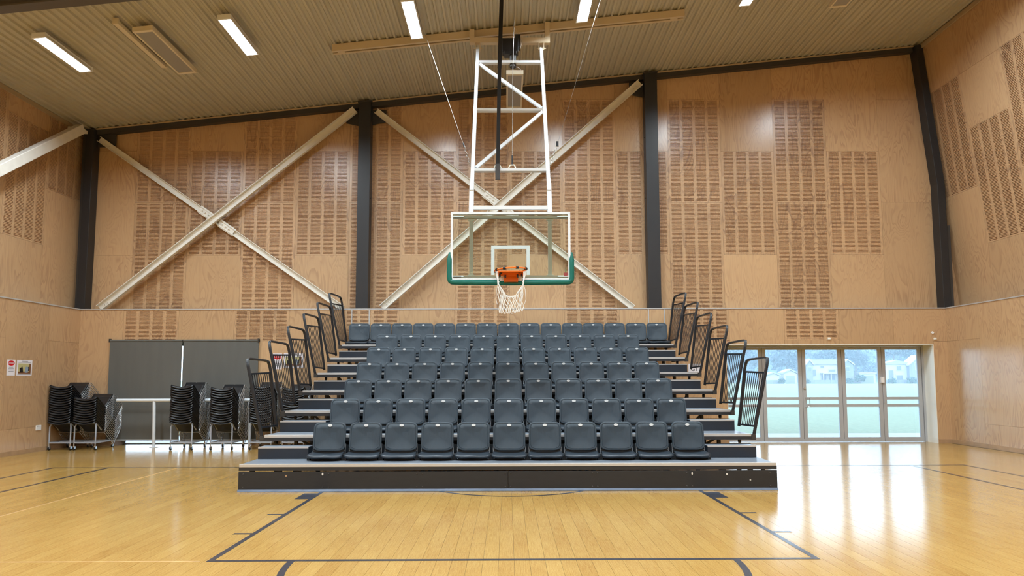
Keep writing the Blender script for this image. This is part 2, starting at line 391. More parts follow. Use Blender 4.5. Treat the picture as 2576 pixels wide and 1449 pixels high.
# ------------------------------------------------------------------ walls
def wall(name, mb): return tag(mb.build(name, M['board']), kind='structure')
TH = 0.012     # sheet thickness
GAP = 0.003
SLOTP = 0.0293
def slot_mesh(w, h, z_cut=None):
    """ply sheet with four columns of horizontal slots, lying in XZ, front at y=0, centre-left origin at (0,0).
    z_cut: (z at x=0, slope) limits the top."""
    mb = MB(); t = TH
    top = (lambda x: h) if z_cut is None else (lambda x: min(h, z_cut[0] + z_cut[1] * x))
    k = w / 1.215
    cols = []
    if w > 1.0:
        m = 0.055 * k; sw = 0.224 * k; g = 0.0697 * k; x = m
        for i in range(4): cols.append((x, x + sw)); x += sw + g
    elif w > 0.5:
        cols = [(w - 0.055 - 0.224, w - 0.055), (w - 0.055 - 0.518, w - 0.055 - 0.294)]
        cols = sorted(c for c in cols if c[0] > 0.01)
    edges = [0.0] + [c for p in cols for c in p] + [w]
    for i in range(0, len(edges), 2):       # stiles
        a, b = edges[i], edges[i + 1]
        mb.prism([(a, 0), (b, 0), (b, top(b)), (a, top(a))], 'y', 0, t)
    for (a, b) in cols:
        z = 0.0; tt = min(top(a), top(b))
        mb.box(a, b, 0, t, 0, 0.03); z = 0.03 + SLOTP * 0.5
        while z + SLOTP * 0.5 < tt - 0.03:
            mb.box(a, b, 0, t, z, z + SLOTP * 0.60); z += SLOTP
        z -= 0.0
        if tt > z: mb.prism([(a, z), (b, z), (b, top(b)), (a, top(a))], 'y', 0, t)
    return mb
SL_CACHE = {}
def slotted(parent, x, y, z, w, h, M4=None, cut=None):
    key = (round(w, 3), round(h, 3), None if cut is None else (round(cut[0], 3), round(cut[1], 3)))
    if key not in SL_CACHE: SL_CACHE[key] = slot_mesh(w, h, cut).mesh('slotted_panel', M['plyslot'])
    o = link('slotted_panel', SL_CACHE[key], parent)
    o.matrix_local = M4 if M4 is not None else Matrix.Translation((x, y, z))
    return o
def plain(parent, poly, M4=None, y=0.0):
    """poly in local XZ, front face at local y=0"""
    o = MB().prism(poly, 'y', 0, TH).build('plywood_panel', M['ply'], parent)
    o.matrix_local = M4 if M4 is not None else Matrix.Translation((0, y, 0))
    return o

ZJ = [LEDGE, 4.22, 5.43, 6.63, 7.85]
# upper back wall
xru = [xr_at(LEDGE) + 0.1, xr_at(9.2) + 0.1]
wb_u = MB().prism([(XLU - 0.1, LEDGE - 0.06), (10.4, LEDGE - 0.06), (10.4, zc(10.4) + 0.3), (XLU - 0.1, zc(XLU) + 0.3)], 'y', YU + TH + 0.002, YU + 0.2)
wb = wall('wall_back', wb_u)
for c in range(-7, 7):
    x0 = c * PWD + GAP / 2; w = PWD - GAP
    odd = (c % 2 == 1)   # c = -7,-5,...: tall slotted columns
    zt0, zt1 = zc(x0) - 0.02, zc(x0 + w) - 0.02
    sl = ZS
    def piece(kind, za, zb_, idx=0):
        h = zb_ - za - GAP
        cut = None
        if za + h > min(zt0, zt1) - 0.0: cut = (zt0 - za, sl)
        if kind == 's': slotted(wb, x0, YU, za + GAP / 2, w, h if cut is None else max(zt0, zt1) - za, cut=cut)
        else:
            top0 = min(zb_ - GAP / 2, zt0); top1 = min(zb_ - GAP / 2, zt1)
            plain(wb, [(x0, za + GAP / 2), (x0 + w, za + GAP / 2), (x0 + w, top1), (x0, top0)], y=YU)
    if odd:
        piece('s', ZJ[0], ZJ[2])
        if c >= -1:
            piece('s', ZJ[2], ZJ[4]); piece('p', ZJ[4], 99)
        else: piece('s', ZJ[2], 99)
    else:
        piece('p', ZJ[0], ZJ[1]); piece('s', ZJ[1], ZJ[3]); piece('p', ZJ[3], 99)
# ends
x0, x1 = XLU, -7 * PWD - GAP / 2
for za, zb_ in ((ZJ[0], ZJ[1]), (ZJ[1], ZJ[3]), (ZJ[3], 99)):
    plain(wb, [(x0, za + GAP / 2), (x1, za + GAP / 2), (x1, min(zb_ - GAP / 2, zc(x1) - .02)), (x0, min(zb_ - GAP / 2, zc(x0) - .02))], y=YU)
x0 = 7 * PWD + GAP / 2
for za, zb_ in ((ZJ[0], ZJ[2]), (ZJ[2], ZJ[4]), (ZJ[4], 99)):
    zt = lambda z: min(z, 99)
    za2 = za + GAP / 2
    if zb_ == 99: xx = 9.49; top0, top1 = zc(x0) - .02, zc(xx) - .02
    else: xx = xr_at(zb_); top0 = top1 = zb_ - GAP / 2
    plain(wb, [(x0, za2), (xr_at(za2) + 0.02, za2), (xx + 0.02, top1), (x0, top0)], y=YU)

# lower back wall (thick, with door and window openings)
DX0, DX1, DZ = 4.79, 9.362, 2.158
WX0, WX1, WZ = -8.62, -5.62, 2.24
lb = MB(); yb0, yb1 = YL + TH + 0.002, YU + 0.2
lb.box(XL - 0.3, WX0, yb0, yb1, 0, LEDGE - 0.03); lb.box(WX0, WX1, yb0, yb1, WZ, LEDGE - 0.03)
lb.box(WX1, DX0, yb0, yb1, 0, LEDGE - 0.03); lb.box(DX0, DX1, yb0, yb1, DZ + 0.01, LEDGE - 0.03)
lb.box(DX1 + 0.01, XR + 0.9, yb0, yb1, 0, LEDGE - 0.03)
wl = lb.build('wall_back_lower', M['board']); tag(wl, kind='structure')
ZLOW = 2.27
for c in range(-7, 7):
    x0 = c * PWD + GAP / 2; w = PWD - GAP; x1 = x0 + w
    odd = (c % 2 == 1)
    if odd:
        slotted(wl, x0, YL, ZLOW + GAP / 2, w, LEDGE - 0.012 - ZLOW - GAP)
        tops = ZLOW - GAP / 2
    else: tops = LEDGE - 0.012
    # below / full plain piece with openings
    if x1 < DX0 + 0.1 and x0 > WX1 or x1 < WX0:
        xa, xb = x0, min(x1, DX0) if x0 < DX0 else x1
        plain(wl, [(xa, 0.0), (xb, 0.0), (xb, tops), (xa, tops)], y=YL)
    elif x0 >= DX0 - 0.6 and x0 < DX1:
        zb0 = DZ + 0.013
        xa = x0
        if x0 < DX0:     # column that straddles the left jamb
            plain(wl, [(x0, 0), (DX0 - 0.013, 0), (DX0 - 0.013, DZ + 0.013), (x1, DZ + 0.013), (x1, tops), (x0, tops)], y=YL)
        else:
            if tops > zb0 + 0.01: plain(wl, [(x0, zb0), (x1, zb0), (x1, tops), (x0, tops)], y=YL)
    else:                # over / beside the window
        if x0 < WX0 < x1:
            plain(wl, [(x0, 0), (WX0, 0), (WX0, WZ), (x1, WZ), (x1, tops), (x0, tops)], y=YL)
        elif x0 < WX1 < x1:
            plain(wl, [(x0, WZ), (WX1, WZ), (WX1, 0), (x1, 0), (x1, tops), (x0, tops)], y=YL)
        elif tops > WZ + 0.01:
            plain(wl, [(x0, WZ), (x1, WZ), (x1, tops), (x0, tops)], y=YL)
x1 = -7 * PWD - GAP / 2
plain(wl, [(XL, 0), (min(x1, WX0), 0), (min(x1, WX0), WZ), (x1, WZ), (x1, LEDGE - 0.012), (XL, LEDGE - 0.012)], y=YL)
x0 = 7 * PWD + GAP / 2
plain(wl, [(x0, DZ + 0.013), (DX1, DZ + 0.013), (DX1, 2.235), (XR, 2.235), (XR, LEDGE - 0.012), (x0, LEDGE - 0.012)], y=YL)
plain(wl, [(DX1 + 0.013, 0), (XR, 0), (XR, 2.232), (DX1 + 0.013, 2.232)], y=YL)

# ledge trims
def trim(n, mb, m='ledge'): return tag(mb.build('trim_%d' % n, M[m]), kind='structure')
trim(1, MB().box(XL - 0.26, XR + 0.6, YL - 0.012, YU + 0.01, LEDGE - 0.012, LEDGE + 0.012))
trim(2, MB().box(XL - 0.26, XL + 0.012, YB, YL - 0.013, LEDGE - 0.012, LEDGE + 0.012))
trim(3, MB().box(XR - 0.012, XR + 0.55, YB, YL - 0.013, LEDGE - 0.012, LEDGE + 0.012))
# white angles that frame the column bases
k = 4
for xa in (-3.485, -3.10, 3.075, 3.43):
    trim(k, MB().box(xa - 0.012, xa + 0.012, YL - 0.008, YL, 0.1, LEDGE - 0.012)); k += 1

# left wall: lower
ML = lambda z: Matrix.Translation((XL, 0, 0)) @ Matrix.Rotation(PI / 2, 4, 'Z')   # local x -> +Y, front (-y) -> +X
lw = wall('wall_left', MB().box(XL - 0.3, XL - TH - 0.002, YB, YU + 0.2, 0, LEDGE - 0.03))
ML_ = Matrix.Translation((XL, 0, 0)) @ Matrix.Rotation(PI / 2, 4, 'Z')
LT = LEDGE - 0.012
def quad(a, b, c, d): return [(a, c), (b, c), (b, d), (a, d)]
g = GAP / 2
ys = [YL, 14.0, 12.8, 11.6, 10.4, 9.2, 8.0]
plain(lw, quad(14.0 + g, YL, 2.232, LT), ML_); plain(lw, quad(14.0 + g, YL, 0, 2.229), ML_)
plain(lw, quad(12.8 + g, 14.0 - g, 0.502, LT), ML_); plain(lw, quad(11.2 + g, 14.0 - g, 0, 0.499), ML_)
plain(lw, quad(11.6 + g, 12.8 - g, 2.228, LT), ML_); plain(lw, quad(11.6 + g, 12.8 - g, 0.502, 2.225), ML_)
y = 11.6
plain(lw, quad(10.4 + g, 11.6 - g, 0.502, LT), ML_)
plain(lw, quad(YB, 11.2 - g, 0, 0.499), ML_)
y = 10.4
while y > YB:
    plain(lw, quad(max(y - 2.4, YB) + g, y - g, 0.502, LT), ML_); y -= 2.4
# left wall: upper
lu = wall('wall_left_upper', MB().box(XLU - 0.3, XLU - TH - 0.002, YB, YU + 0.2, LEDGE - 0.06, zc(XLU) + 0.1))
MU = Matrix.Translation((XLU, 0, 0)) @ Matrix.Rotation(PI / 2, 4, 'Z')
ZT = zc(XLU) - 0.015
def uslot(y0, z0, z1):
    slotted(lu, 0, 0, 0, 1.2 - GAP, z1 - z0 - GAP, MU @ Matrix.Translation((y0 + g, 0, z0 + g)))
y = 14.05
c = 0
while y > 7:
    if c % 2 == 0:
        plain(lu, quad(y + g, y + 1.2 - g, LEDGE, ZJ[2] - g), MU); uslot(y, ZJ[2], ZT)
    else:
        plain(lu, quad(y + g, y + 1.2 - g, LEDGE, ZJ[1] - g), MU); uslot(y, ZJ[1], ZJ[3]); plain(lu, quad(y + g, y + 1.2 - g, ZJ[3] + g, ZT), MU)
    y -= 1.2; c += 1
y += 1.2
while y > YB:
    plain(lu, quad(max(y - 2.4, YB) + g, y - g, LEDGE, ZT), MU); y -= 2.4

# right wall: lower
rw = wall('wall_right', MB().box(XR + TH + 0.002, XR + 0.3, YB, YU + 0.2, 0, LEDGE - 0.03))
MR = Matrix.Translation((XR, 0, 0)) @ Matrix.Rotation(-PI / 2, 4, 'Z')    # local x -> -Y, front -> -X
rq = lambda a, b, c, d: quad(-b, -a, c, d)
plain(rw, rq(13.95 + g, YL, 2.236, LT), MR); plain(rw, rq(13.95 + g, YL, 0, 2.233), MR)
plain(rw, rq(12.8 + g, 13.95 - g, 0.492, LT), MR); plain(rw, rq(11.4 + g, 13.95 - g, 0, 0.489), MR)
plain(rw, rq(11.6 + g, 12.8 - g, 2.256, LT), MR); plain(rw, rq(11.6 + g, 12.8 - g, 0.492, 2.253), MR)
plain(rw, rq(10.4 + g, 11.6 - g, 0.492, LT), MR)
plain(rw, rq(YB, 11.4 - g, 0, 0.489), MR)
y = 10.4
while y > YB:
    plain(rw, rq(max(y - 2.4, YB) + g, y - g, 0.492, LT), MR); y -= 2.4
# right wall: upper, raked
ang = math.atan(KR)
ru_h = (9.15 - LEDGE) / math.cos(ang)
ru = MB().prism([(10.182 + 0.02 - KR * (LEDGE - 3.05), LEDGE - 0.05), (11.1, LEDGE - 0.05), (11.1, 9.6), (xr_at(9.3) + 0.02, 9.3), ], 'y', YB, YU + 0.2).build('wall_right_upper', M['board'])
tag(ru, kind='structure')
# local frame: origin at base of the rake, x -> -Y, z -> up the rake
MRU = Matrix.Translation((xr_at(LEDGE) - 0.002, 0, LEDGE)) @ Matrix.Rotation(-ang, 4, 'Y') @ Matrix.Rotation(-PI / 2, 4, 'Z')
us = lambda z: (z - LEDGE) / math.cos(ang)
ZRT = us(9.06)
def rslot(y0, z0, z1):
    slotted(ru, 0, 0, 0, 1.2 - GAP, us(z1) - us(z0) - GAP, MRU @ Matrix.Translation((-(y0 + 1.2) + g, 0, us(z0) + g)))
y = 14.05; c = 0
while y > 6.5:
    z1, z2 = (5.475, 7.9) if c % 2 == 0 else (4.245, 6.70)
    plain(ru, rq(y + g, y + 1.2 - g, 0.0, us(z1) - g), MRU); rslot(y, z1, z2)
    plain(ru, rq(y + g, y + 1.2 - g, us(z2) + g, min(us(z2) + 1.2, ZRT)), MRU)
    if us(z2) + 1.2 < ZRT: plain(ru, rq(y + g, y + 1.2 - g, us(z2) + 1.2 + 2 * g, ZRT), MRU)
    y -= 1.2; c += 1
y += 1.2
while y > YB:
    plain(ru, rq(max(y - 2.4, YB) + g, y - g, 0, ZRT), MRU); y -= 2.4
# wall behind the camera
wf = wall('wall_front', MB().box(-10.6, 11.2, YB - 0.2, YB, 0, 9.6))
MF = Matrix.Translation((0, YB + 0.03, 0)) @ Matrix.Rotation(PI, 4, 'Z')
for i in range(-8, 8):
    plain(wf, [(i * 1.215 + g, 0), ((i + 1) * 1.215 - g, 0), ((i + 1) * 1.215 - g, 7.0), (i * 1.215 + g, 7.0)], MF)

# skirting
def skirt(side, mb): return tag(mb.build('baseboard_' + side, M['skirt']), kind='structure')
skirt('left', MB().box(XL, XL + 0.02, YB, YL, 0, 0.09))
skirt('right', MB().box(XR - 0.02, XR, YB, YL, 0, 0.09))
b = MB(); b.box(XL + 0.02, WX0 - 0.02, YL - 0.02, YL, 0, 0.09); b.box(WX1 + 0.02, DX0, YL - 0.02, YL, 0, 0.09); b.box(DX1 + 0.02, XR - 0.02, YL - 0.02, YL, 0, 0.09)
skirt('back', b)

# ------------------------------------------------------------------ ceiling: ribbed sheet running along Y
pitch = 0.142
prof = []
x = -10.0
while x < 10.9:
    for dx, dz in ((0, 0), (0.034, 0), (0.048, 0.036), (0.066, 0.036), (0.070, 0.031), (0.108, 0.031), (0.112, 0.036), (0.128, 0.036)):
        prof.append((x + dx, dz))
    x += pitch
vs = []
for (x, dz) in prof:
    for yy in (YB, YU + 0.15): vs.append((x, yy, zc(x) + dz))
fs = [(2 * i, 2 * i + 2, 2 * i + 3, 2 * i + 1) for i in range(len(prof) - 1)]
ceil = MB().add(vs, fs).build('ceiling', M['ceil']); tag(ceil, kind='structure')
# roof backing above the sheet
rb = MB().prism([(-10.6, zc(-10.6) + 0.06), (11.2, zc(11.2) + 0.06), (11.2, zc(11.2) + 0.2), (-10.6, zc(-10.6) + 0.2)], 'y', YB - .1, YU + 0.3).build('roof_lining', M['darksteel'], ceil)
# trims where the sheet meets the walls
trim(8, MB().prism([(XLU, zc(XLU) - 0.035), (9.5, zc(9.5) - 0.035), (9.5, zc(9.5) - 0.002), (XLU, zc(XLU) - 0.002)], 'y', YU - 0.135, YU - 0.115), 'ceiltrim')
trim(9, MB().box(XLU + 0.0, XLU + 0.02, YB, YU - 0.14, zc(XLU) - 0.10, zc(XLU) - 0.01), 'ceiltrim')
trim(10, MB().box(9.46, 9.50, YB, YU - 0.14, 8.98, 9.07), 'ceiltrim')

# ------------------------------------------------------------------ steelwork
def beam_profile_I(x0, x1, y0, y1, drop, bottom, tf=0.02, tw=0.012):
    """I beam following the roof slope, flanges y0..y1"""
    mb = MB(); ym = (y0 + y1) / 2
    def slab(ya, yb_, da, db): mb.prism([(x0, zc(x0) - da), (x1, zc(x1) - da), (x1, zc(x1) - db), (x0, zc(x0) - db)], 'y', ya, yb_)
    slab(y0, y1, bottom, bottom - tf); slab(y0, y1, drop + tf, drop); slab(ym - tw / 2, ym + tw / 2, bottom - tf, drop + tf)
    return mb
o = beam_profile_I(XLU + 0.02, 9.5, 9.80, 10.0, 0.005, 0.30).build('roof_rafter', mat('rafter_paint', lin(88, 82, 78), 0.5))
tag(o, 'dark steel I-beam rafter crossing the ceiling at the top left', 'beam')
o = MB().prism([(XLU + 0.32, zc(XLU + .32) - 0.145), (9.34, zc(9.34) - 0.145), (9.34, zc(9.34) - 0.036), (XLU + .32, zc(XLU + .32) - 0.036)], 'y', YU - 0.13, YU).build('edge_beam', M['darksteel'])
tag(o, 'dark steel edge beam along the top of the slotted back wall', 'beam')
def column(poly, label, y0=YL, y1=YU, name='steel_column'):
    o = MB().prism(poly, 'y', y0, y1).build(name, M['steel']); bevel(o, 0.008, 2); tag(o, label, 'column', 'charcoal steel columns'); return o
zb_ = LEDGE + 0.012
for xa, xb, lab in ((-3.41, -3.135, 'charcoal steel column standing left of the hoop between the two cross braces'), (3.085, 3.37, 'charcoal steel column standing right of the hoop, beside the right cross brace')):
    c = column([(xa, zb_), (xb, zb_), (xb, zc(xb) - 0.04), (xa, zc(xa) - 0.04)], lab)
    for i, z in enumerate((4.1, 5.5, 6.9)):
        for sx in (xa - 0.006, xb + 0.006): MB().cyl((sx - 0.006, YL + 0.12, z), (sx + 0.006, YL + 0.12, z), 0.012, 8).build('bolt', M['darksteel'], c)
    MB().prism([(xa - 0.02, zc(xa) - 0.07), (xb + 0.02, zc(xb) - 0.07), (xb + 0.02, zc(xb) - 0.04), (xa - 0.02, zc(xa) - 0.04)], 'y', YL - 0.02, YU).build('cap_plate', M['darksteel'], c)
    # gusset plates for the braces
    MB().prism([(xa - 0.32, zc(xa) - 0.48), (xa, zc(xa) - 0.55), (xa, zc(xa) - 0.18), (xa - 0.32, zc(xa) - 0.20)], 'y', YU - 0.06, YU - 0.045).build('gusset', M['darksteel'], c)
    if xa < 0: MB().prism([(xb, zc(xb) - 0.55), (xb + 0.32, zc(xb) - 0.48), (xb + 0.32, zc(xb) - 0.20), (xb, zc(xb) - 0.18)], 'y', YU - 0.06, YU - 0.045).build('gusset', M['darksteel'], c)
cl = column([(-9.37 - 0.19, zb_), (-9.375, zb_), (-9.355, zc(-9.4) - 0.04), (-9.54, zc(-9.54) - 0.04)], 'charcoal steel corner column at the left end of the back wall')
MB().box(-9.62, -9.565, YL + 0.05, YU - 0.02, zb_, zc(-9.6) - 0.05).build('flange', M['darksteel'], cl)
MB().box(-9.36, -8.95, YU - 0.08, YU - 0.06, 6.70, 7.0).build('gusset', M['darksteel'], cl)
cr = column([(9.66, zb_), (9.83, zb_), (9.83, 5.784), (9.36 + 0.13, zc(9.4) - 0.04), (9.33, zc(9.3) - 0.04), (9.655, 5.784)], 'charcoal steel corner column at the right end, kinked to follow the leaning wall')
MB().box(9.835, 9.90, YL + 0.02, YL + 0.2, zb_, 4.84).build('flange', M['darksteel'], cr)

# cross braces
def angle(p0, p1, leg, name, label, flip=1, sec='L', y=15.12, group='cream steel cross braces'):
    a = Vector((p0[0], y, p0[1])); b = Vector((p1[0], y, p1[1])); d = (b - a).normalized(); n = Vector((-d.z, 0, d.x)) * flip
    if n.z < 0: n = -n
    Y = Vector((0, 1, 0)); t = 0.012
    def q(u, v): return n * u + Y * v
    if sec == 'L': pr = [(-leg / 2, 0), (leg / 2, 0), (leg / 2, leg * 0.8), (leg / 2 - t, leg * 0.8), (leg / 2 - t, t), (-leg / 2, t)]
    else: pr = [(-leg / 2, -leg * .35), (leg / 2, -leg * .35), (leg / 2, leg * .35), (-leg / 2, leg * .35)]
    if sec == 'C':  # channel, open to the room
        pr = [(-leg / 2, t), (-leg / 2, -leg * .45), (-leg / 2 + t, -leg * .45), (-leg / 2 + t, 0), (leg / 2 - t, 0), (leg / 2 - t, -leg * .45), (leg / 2, -leg * .45), (leg / 2, t)]
    vs = [p + q(u, v) for p in (a, b) for u, v in pr]; N = len(pr)
    fs = [tuple(range(N)), tuple(range(N, 2 * N))[::-1]] + [(i, N + i, N + (i + 1) % N, (i + 1) % N) for i in range(N)]
    o = MB().add(vs, fs).build(name, M['brace']); tag(o, label, 'brace', group); return o, a, b, d, n
def bolts(o, a, d, n, offs, r=0.013, dy=-0.055, m='brace'):
    for s, w in offs:
        p = a + d * s + n * w
        MB().cyl(p + Vector((0, dy, 0)), p + Vector((0, 0.0, 0)), r, 8).build('bolt', M[m], o)
def brace_pair(A, B, C_, D, X, labs):
    o, a, b, d, n = angle(A, B, 0.155, 'cross_brace', labs[0], y=15.06, sec='C')
    Ln = (b - a).length; bolts(o, a, d, n, [(Ln - 0.12, 0), (Ln - 0.2, 0), (Ln - 0.28, 0)], dy=-0.03)
    bolts(o, a, d, n, [(0.14, 0), (0.22, 0)], dy=-0.03)
    o, a, b, d, n = angle(C_, D, 0.13, 'cross_brace', labs[1], y=15.14, sec='C')
    bolts(o, a, d, n, [(0.12, 0), (0.2, 0), (0.28, 0)], dy=-0.03)
    s = (Vector((X[0], 15.14, X[1])) - a).length
    for s0, s1 in ((s - 0.46, s - 0.10), (s + 0.10, s + 0.50)):
        p, q = a + d * s0, a + d * s1
        MB().bar(p + Vector((0, -0.035, 0)), q + Vector((0, -0.035, 0)), 0.012, 0.175, up=(0, 0, 1)).build('splice_plate', M['brace'], o)
        bolts(o, a, d, n, [(s0 + 0.08, 0.0), (s0 + 0.17, 0.0), (s0 + 0.26, 0.0)], dy=-0.075, r=0.016)
brace_pair((-9.07, 3.0), (-3.50, 7.52), (-9.30, 6.87), (-3.72, 3.0), (-6.60, 4.99),
           ('cream steel channel rising left to right in the left bay of the back wall', 'cream steel channel falling left to right in the left bay, spliced at its middle'))
brace_pair((-2.83, 3.0), (3.0, 8.17), (-3.04, 7.53), (2.76, 3.0), (-0.20, 5.33),
           ('cream steel channel rising left to right behind the hoop frame', 'cream steel channel falling left to right behind the backboard, spliced at its middle'))
# brace on the left wall
a, b = Vector((-9.42, 14.64, 6.93)), Vector((-9.42, 9.6, 3.35))
o = MB().bar(a, b, 0.16, 0.20, up=(0, 0, 1)).build('wall_brace', M['brace']); bevel(o, 0.012, 2)
tag(o, 'thick pale steel tube sloping down the upper left wall', 'brace')
MB().box(-9.62, -9.36, 14.5, 14.78, 6.86, 6.93).build('end_plate', M['brace'], o)

# ------------------------------------------------------------------ doors
YD = 15.38
dseam = [4.79, 5.70, 6.60, 7.50, 8.41, 9.31]
jb = MB(); jb.box(DX1, DX1 + 0.012, YL - 0.001, YD + 0.06, 0, DZ + 0.012); jb.box(DX0 - 0.012, DX0, YL - 0.001, YD + 0.06, 0, DZ + 0.012); jb.box(DX0, DX1, YL - 0.001, YD + 0.06, DZ, DZ + 0.012)
o = jb.build('trim_11', M['jamb']); tag(o, kind='structure')
ft = MB(); ft.box(DX0 + 0.001, DX1 - 0.001, YD - 0.01, YD + 0.08, 2.13, DZ); ft.box(9.315, DX1 - 0.001, YD - 0.02, YD + 0.08, 0, 2.13)
tag(ft.build('trim_12', M['alu']), kind='structure')
for i in range(5):
    xa, xb = dseam[i], dseam[i + 1]; s = 0.008
    fr = MB(); st = 0.085
    fr.box(xa + s / 2, xa + st, YD, YD + 0.045, 0.012, 2.125); fr.box(xb - st, xb - s / 2, YD, YD + 0.045, 0.012, 2.125)
    for za, zb2 in ((0.012, 0.107), (0.78, 0.84), (0.94, 1.0), (2.066, 2.125)): fr.box(xa + st, xb - st, YD + 0.002, YD + 0.043, za, zb2)
    d = fr.build('door_%d' % (i + 1), M['alu']); tag(d, kind='structure')
    for za, zb2 in ((0.107, 0.78), (0.84, 0.94), (1.0, 2.066)):
        MB().box(xa + st - .005, xb - st + .005, YD + 0.020, YD + 0.026, za, zb2).build('pane', M['pane'], d)
    MB().box(xb - s / 2, xb + s / 2, YD + 0.01, YD + 0.03, 0.02, 2.12).build('seal', M['seal'], d)
    if i == 2:
        MB().tube([(xa + 0.055, YD, 0.985), (xa + 0.055, YD - 0.045, 0.985), (xa + 0.13, YD - 0.05, 0.98), (xa + 0.13, YD - 0.05, 0.80), (xa + 0.055, YD - 0.045, 0.775), (xa + 0.055, YD, 0.775)], 0.009, 8).build('door_handle', M['chrome'], d)
        MB().cyl((xa + 0.04, YD - 0.02, 1.2), (xa + 0.04, YD, 1.2), 0.022, 12).build('lock', M['chrome'], d)
    if i == 4:
        MB().box(xa - 0.045, xa + 0.03, YD - 0.04, YD, 1.32, 1.45).build('latch', M['white'], d)
        MB().box(xa + 0.02, xa + 0.045, YD - 0.012, YD, 0.86, 1.10).build('lock_plate', M['alu'], d)
    for zz, (dz0, dz1) in enumerate(((0.012, 0.07), (2.07, 2.125))):
        if i in (2, 3):
            MB().box(xa - 0.05, xa + 0.05, YD - 0.004, YD, dz0, dz1).build('pivot_cover', M['alu'], d)

# left window behind the blinds
wf_ = MB()
for xa in (WX0, (WX0 + WX1) / 2 - 0.03, WX1 - 0.06): wf_.box(xa, xa + 0.06, YD, YD + 0.05, 0, WZ)
for za, zh in ((0, 0.02), (2.18, 0.06)): wf_.box(WX0, WX1, YD + .001, YD + 0.049, za, za + zh)
w1 = wf_.build('window_1', M['alu']); tag(w1, kind='structure')
MB().box(WX0, WX1, YD + 0.02, YD + 0.026, 0.05, 2.2).build('pane', M['pane'], w1)
for i, (xa, xb, lab) in enumerate(((-8.745, -7.168, 'grey roller blind, the left one of the two, drawn nearly to the floor'), (-7.142, -5.50, 'grey roller blind, the right one of the two, partly behind the stacked chairs'))):
    r = empty('roller_blind', ((xa + xb) / 2, 14.94, 2.3))
    tag(r, lab, 'blind', 'grey roller blinds')
    def P(mb, n, m): o = mb.build(n, M[m], r); o.matrix_parent_inverse = Matrix.Translation(r.location).inverted(); return o
    P(MB().box(xa, xb, 14.945, 14.949, 0.13, 2.27), 'fabric', 'blind')
    P(MB().cyl((xa - 0.005, 14.96, 2.275), (xb + 0.005, 14.96, 2.275), 0.028, 14), 'roller_tube', 'blind')
    P(MB().box(xa, xb, 14.938, 14.956, 0.115, 0.145), 'hem_bar', 'alu')
    e = xa if i == 0 else xb
    P(MB().box(e - 0.02, e + 0.005, 14.93, 15.0, 2.24, 2.32), 'end_bracket', 'darksteel')
# white barrier rail
r = empty('barrier_rail', (-7.0, 14.62, 0))
tag(r, 'white pipe barrier rail on a post in front of the grey blinds', 'rail')
inv = Matrix.Translation(r.location).inverted()
for mb, n in ((MB().cyl((-8.35, 14.62, 0.99), (-5.44, 14.62, 0.99), 0.036, 14), 'pipe'), (MB().cyl((-7.53, 14.62, 0.0), (-7.56, 14.62, 0.97), 0.032, 14), 'post'),
              (MB().cyl((-5.52, 14.62, 0.0), (-5.52, 14.62, 0.97), 0.032, 14), 'post'),
              (MB().cyl((-7.53, 14.62, 0.0), (-7.53, 14.62, 0.01), 0.09, 16), 'foot_plate')):
    o = mb.build(n, M['whitesteel'], r); autosmooth(o); o.matrix_parent_inverse = inv

# ------------------------------------------------------------------ ceiling fixtures
def fixture(x, y0, y1, label, w=0.22, seenit=True):
    """linear high-bay lamp under the sheet, long axis along Y"""
    z = zc(x) - 0.15
    r = empty('ceiling_lamp', (x, (y0 + y1) / 2, z)); tag(r, label, 'lamp', 'linear ceiling lamps')
    L = (y1 - y0) / 2; dz = ZS * w / 2
    def sl(mb): return mb
    h = MB().prism([(-w / 2, -dz), (w / 2, dz), (w / 2 + 0.0, dz + 0.05), (0.05, 0.075), (-0.05, 0.07), (-w / 2, -dz + 0.05)], 'y', -L, L)
    h.build('housing', M['white'], r)
    d = MB().prism([(-w / 2 + 0.012, -dz - 0.012), (w / 2 - 0.012, dz - 0.012), (w / 2 - 0.012, dz - 0.001), (-w / 2 + 0.012, -dz - 0.001)], 'y', -L + 0.03, L - 0.03)
    d.build('diffuser', M['lamp'], r)
    al = bpy.data.lights.new('lamp_light', 'AREA'); al.shape = 'RECTANGLE'; al.size = w - 0.024; al.size_y = 2 * L - 0.06
    al.energy = LAMP_WATTS; al.color = (0.80, 0.92, 1.0); al.spread = math.radians(158)
    ao = bpy.data.objects.new('lamp_light', al); COL.objects.link(ao); ao.parent = r; ao.location = (0, 0, -0.014); ao.rotation_euler = (0, -math.atan(ZS), 0)
    for s in (-1, 1):
        a_, b_ = sorted((s * w / 2, s * (w / 2 - 0.010)))
        MB().prism([(a_, dz * 2 * a_ / w - 0.026), (b_, dz * 2 * b_ / w - 0.026), (b_, dz * 2 * b_ / w + 0.01), (a_, dz * 2 * a_ / w + 0.01)], 'y', -L, L).build('side_lip', M['white'], r)
    for s in (-1, 1):
        MB().prism([(-w / 2 - 0.004, -dz - 0.028), (w / 2 + 0.004, dz - 0.028), (w / 2 + 0.004, dz + 0.052), (-w / 2 - 0.004, -dz + 0.052)], 'y', *sorted((s * L, s * (L + 0.03)))).build('end_cap', M['white'], r)
        MB().cyl((0, s * L * 0.6, 0.07), (0, s * L * 0.6, 0.15), 0.006, 6).build('hanger_wire', M['wire'], r)
lampX = [-7.83, -4.77, -1.72, 1.35, 4.40, 7.45]
labs = ['lit linear ceiling lamp at the far left, nearest the left wall', 'lit linear ceiling lamp right of the left radiant heater',
        'lit linear ceiling lamp just left of the hanging black strap', 'lit linear ceiling lamp right of the strap, cut by the top edge',
        'lit linear ceiling lamp showing only its tip at the top right', 'lit linear ceiling lamp above the right wall, out of frame']
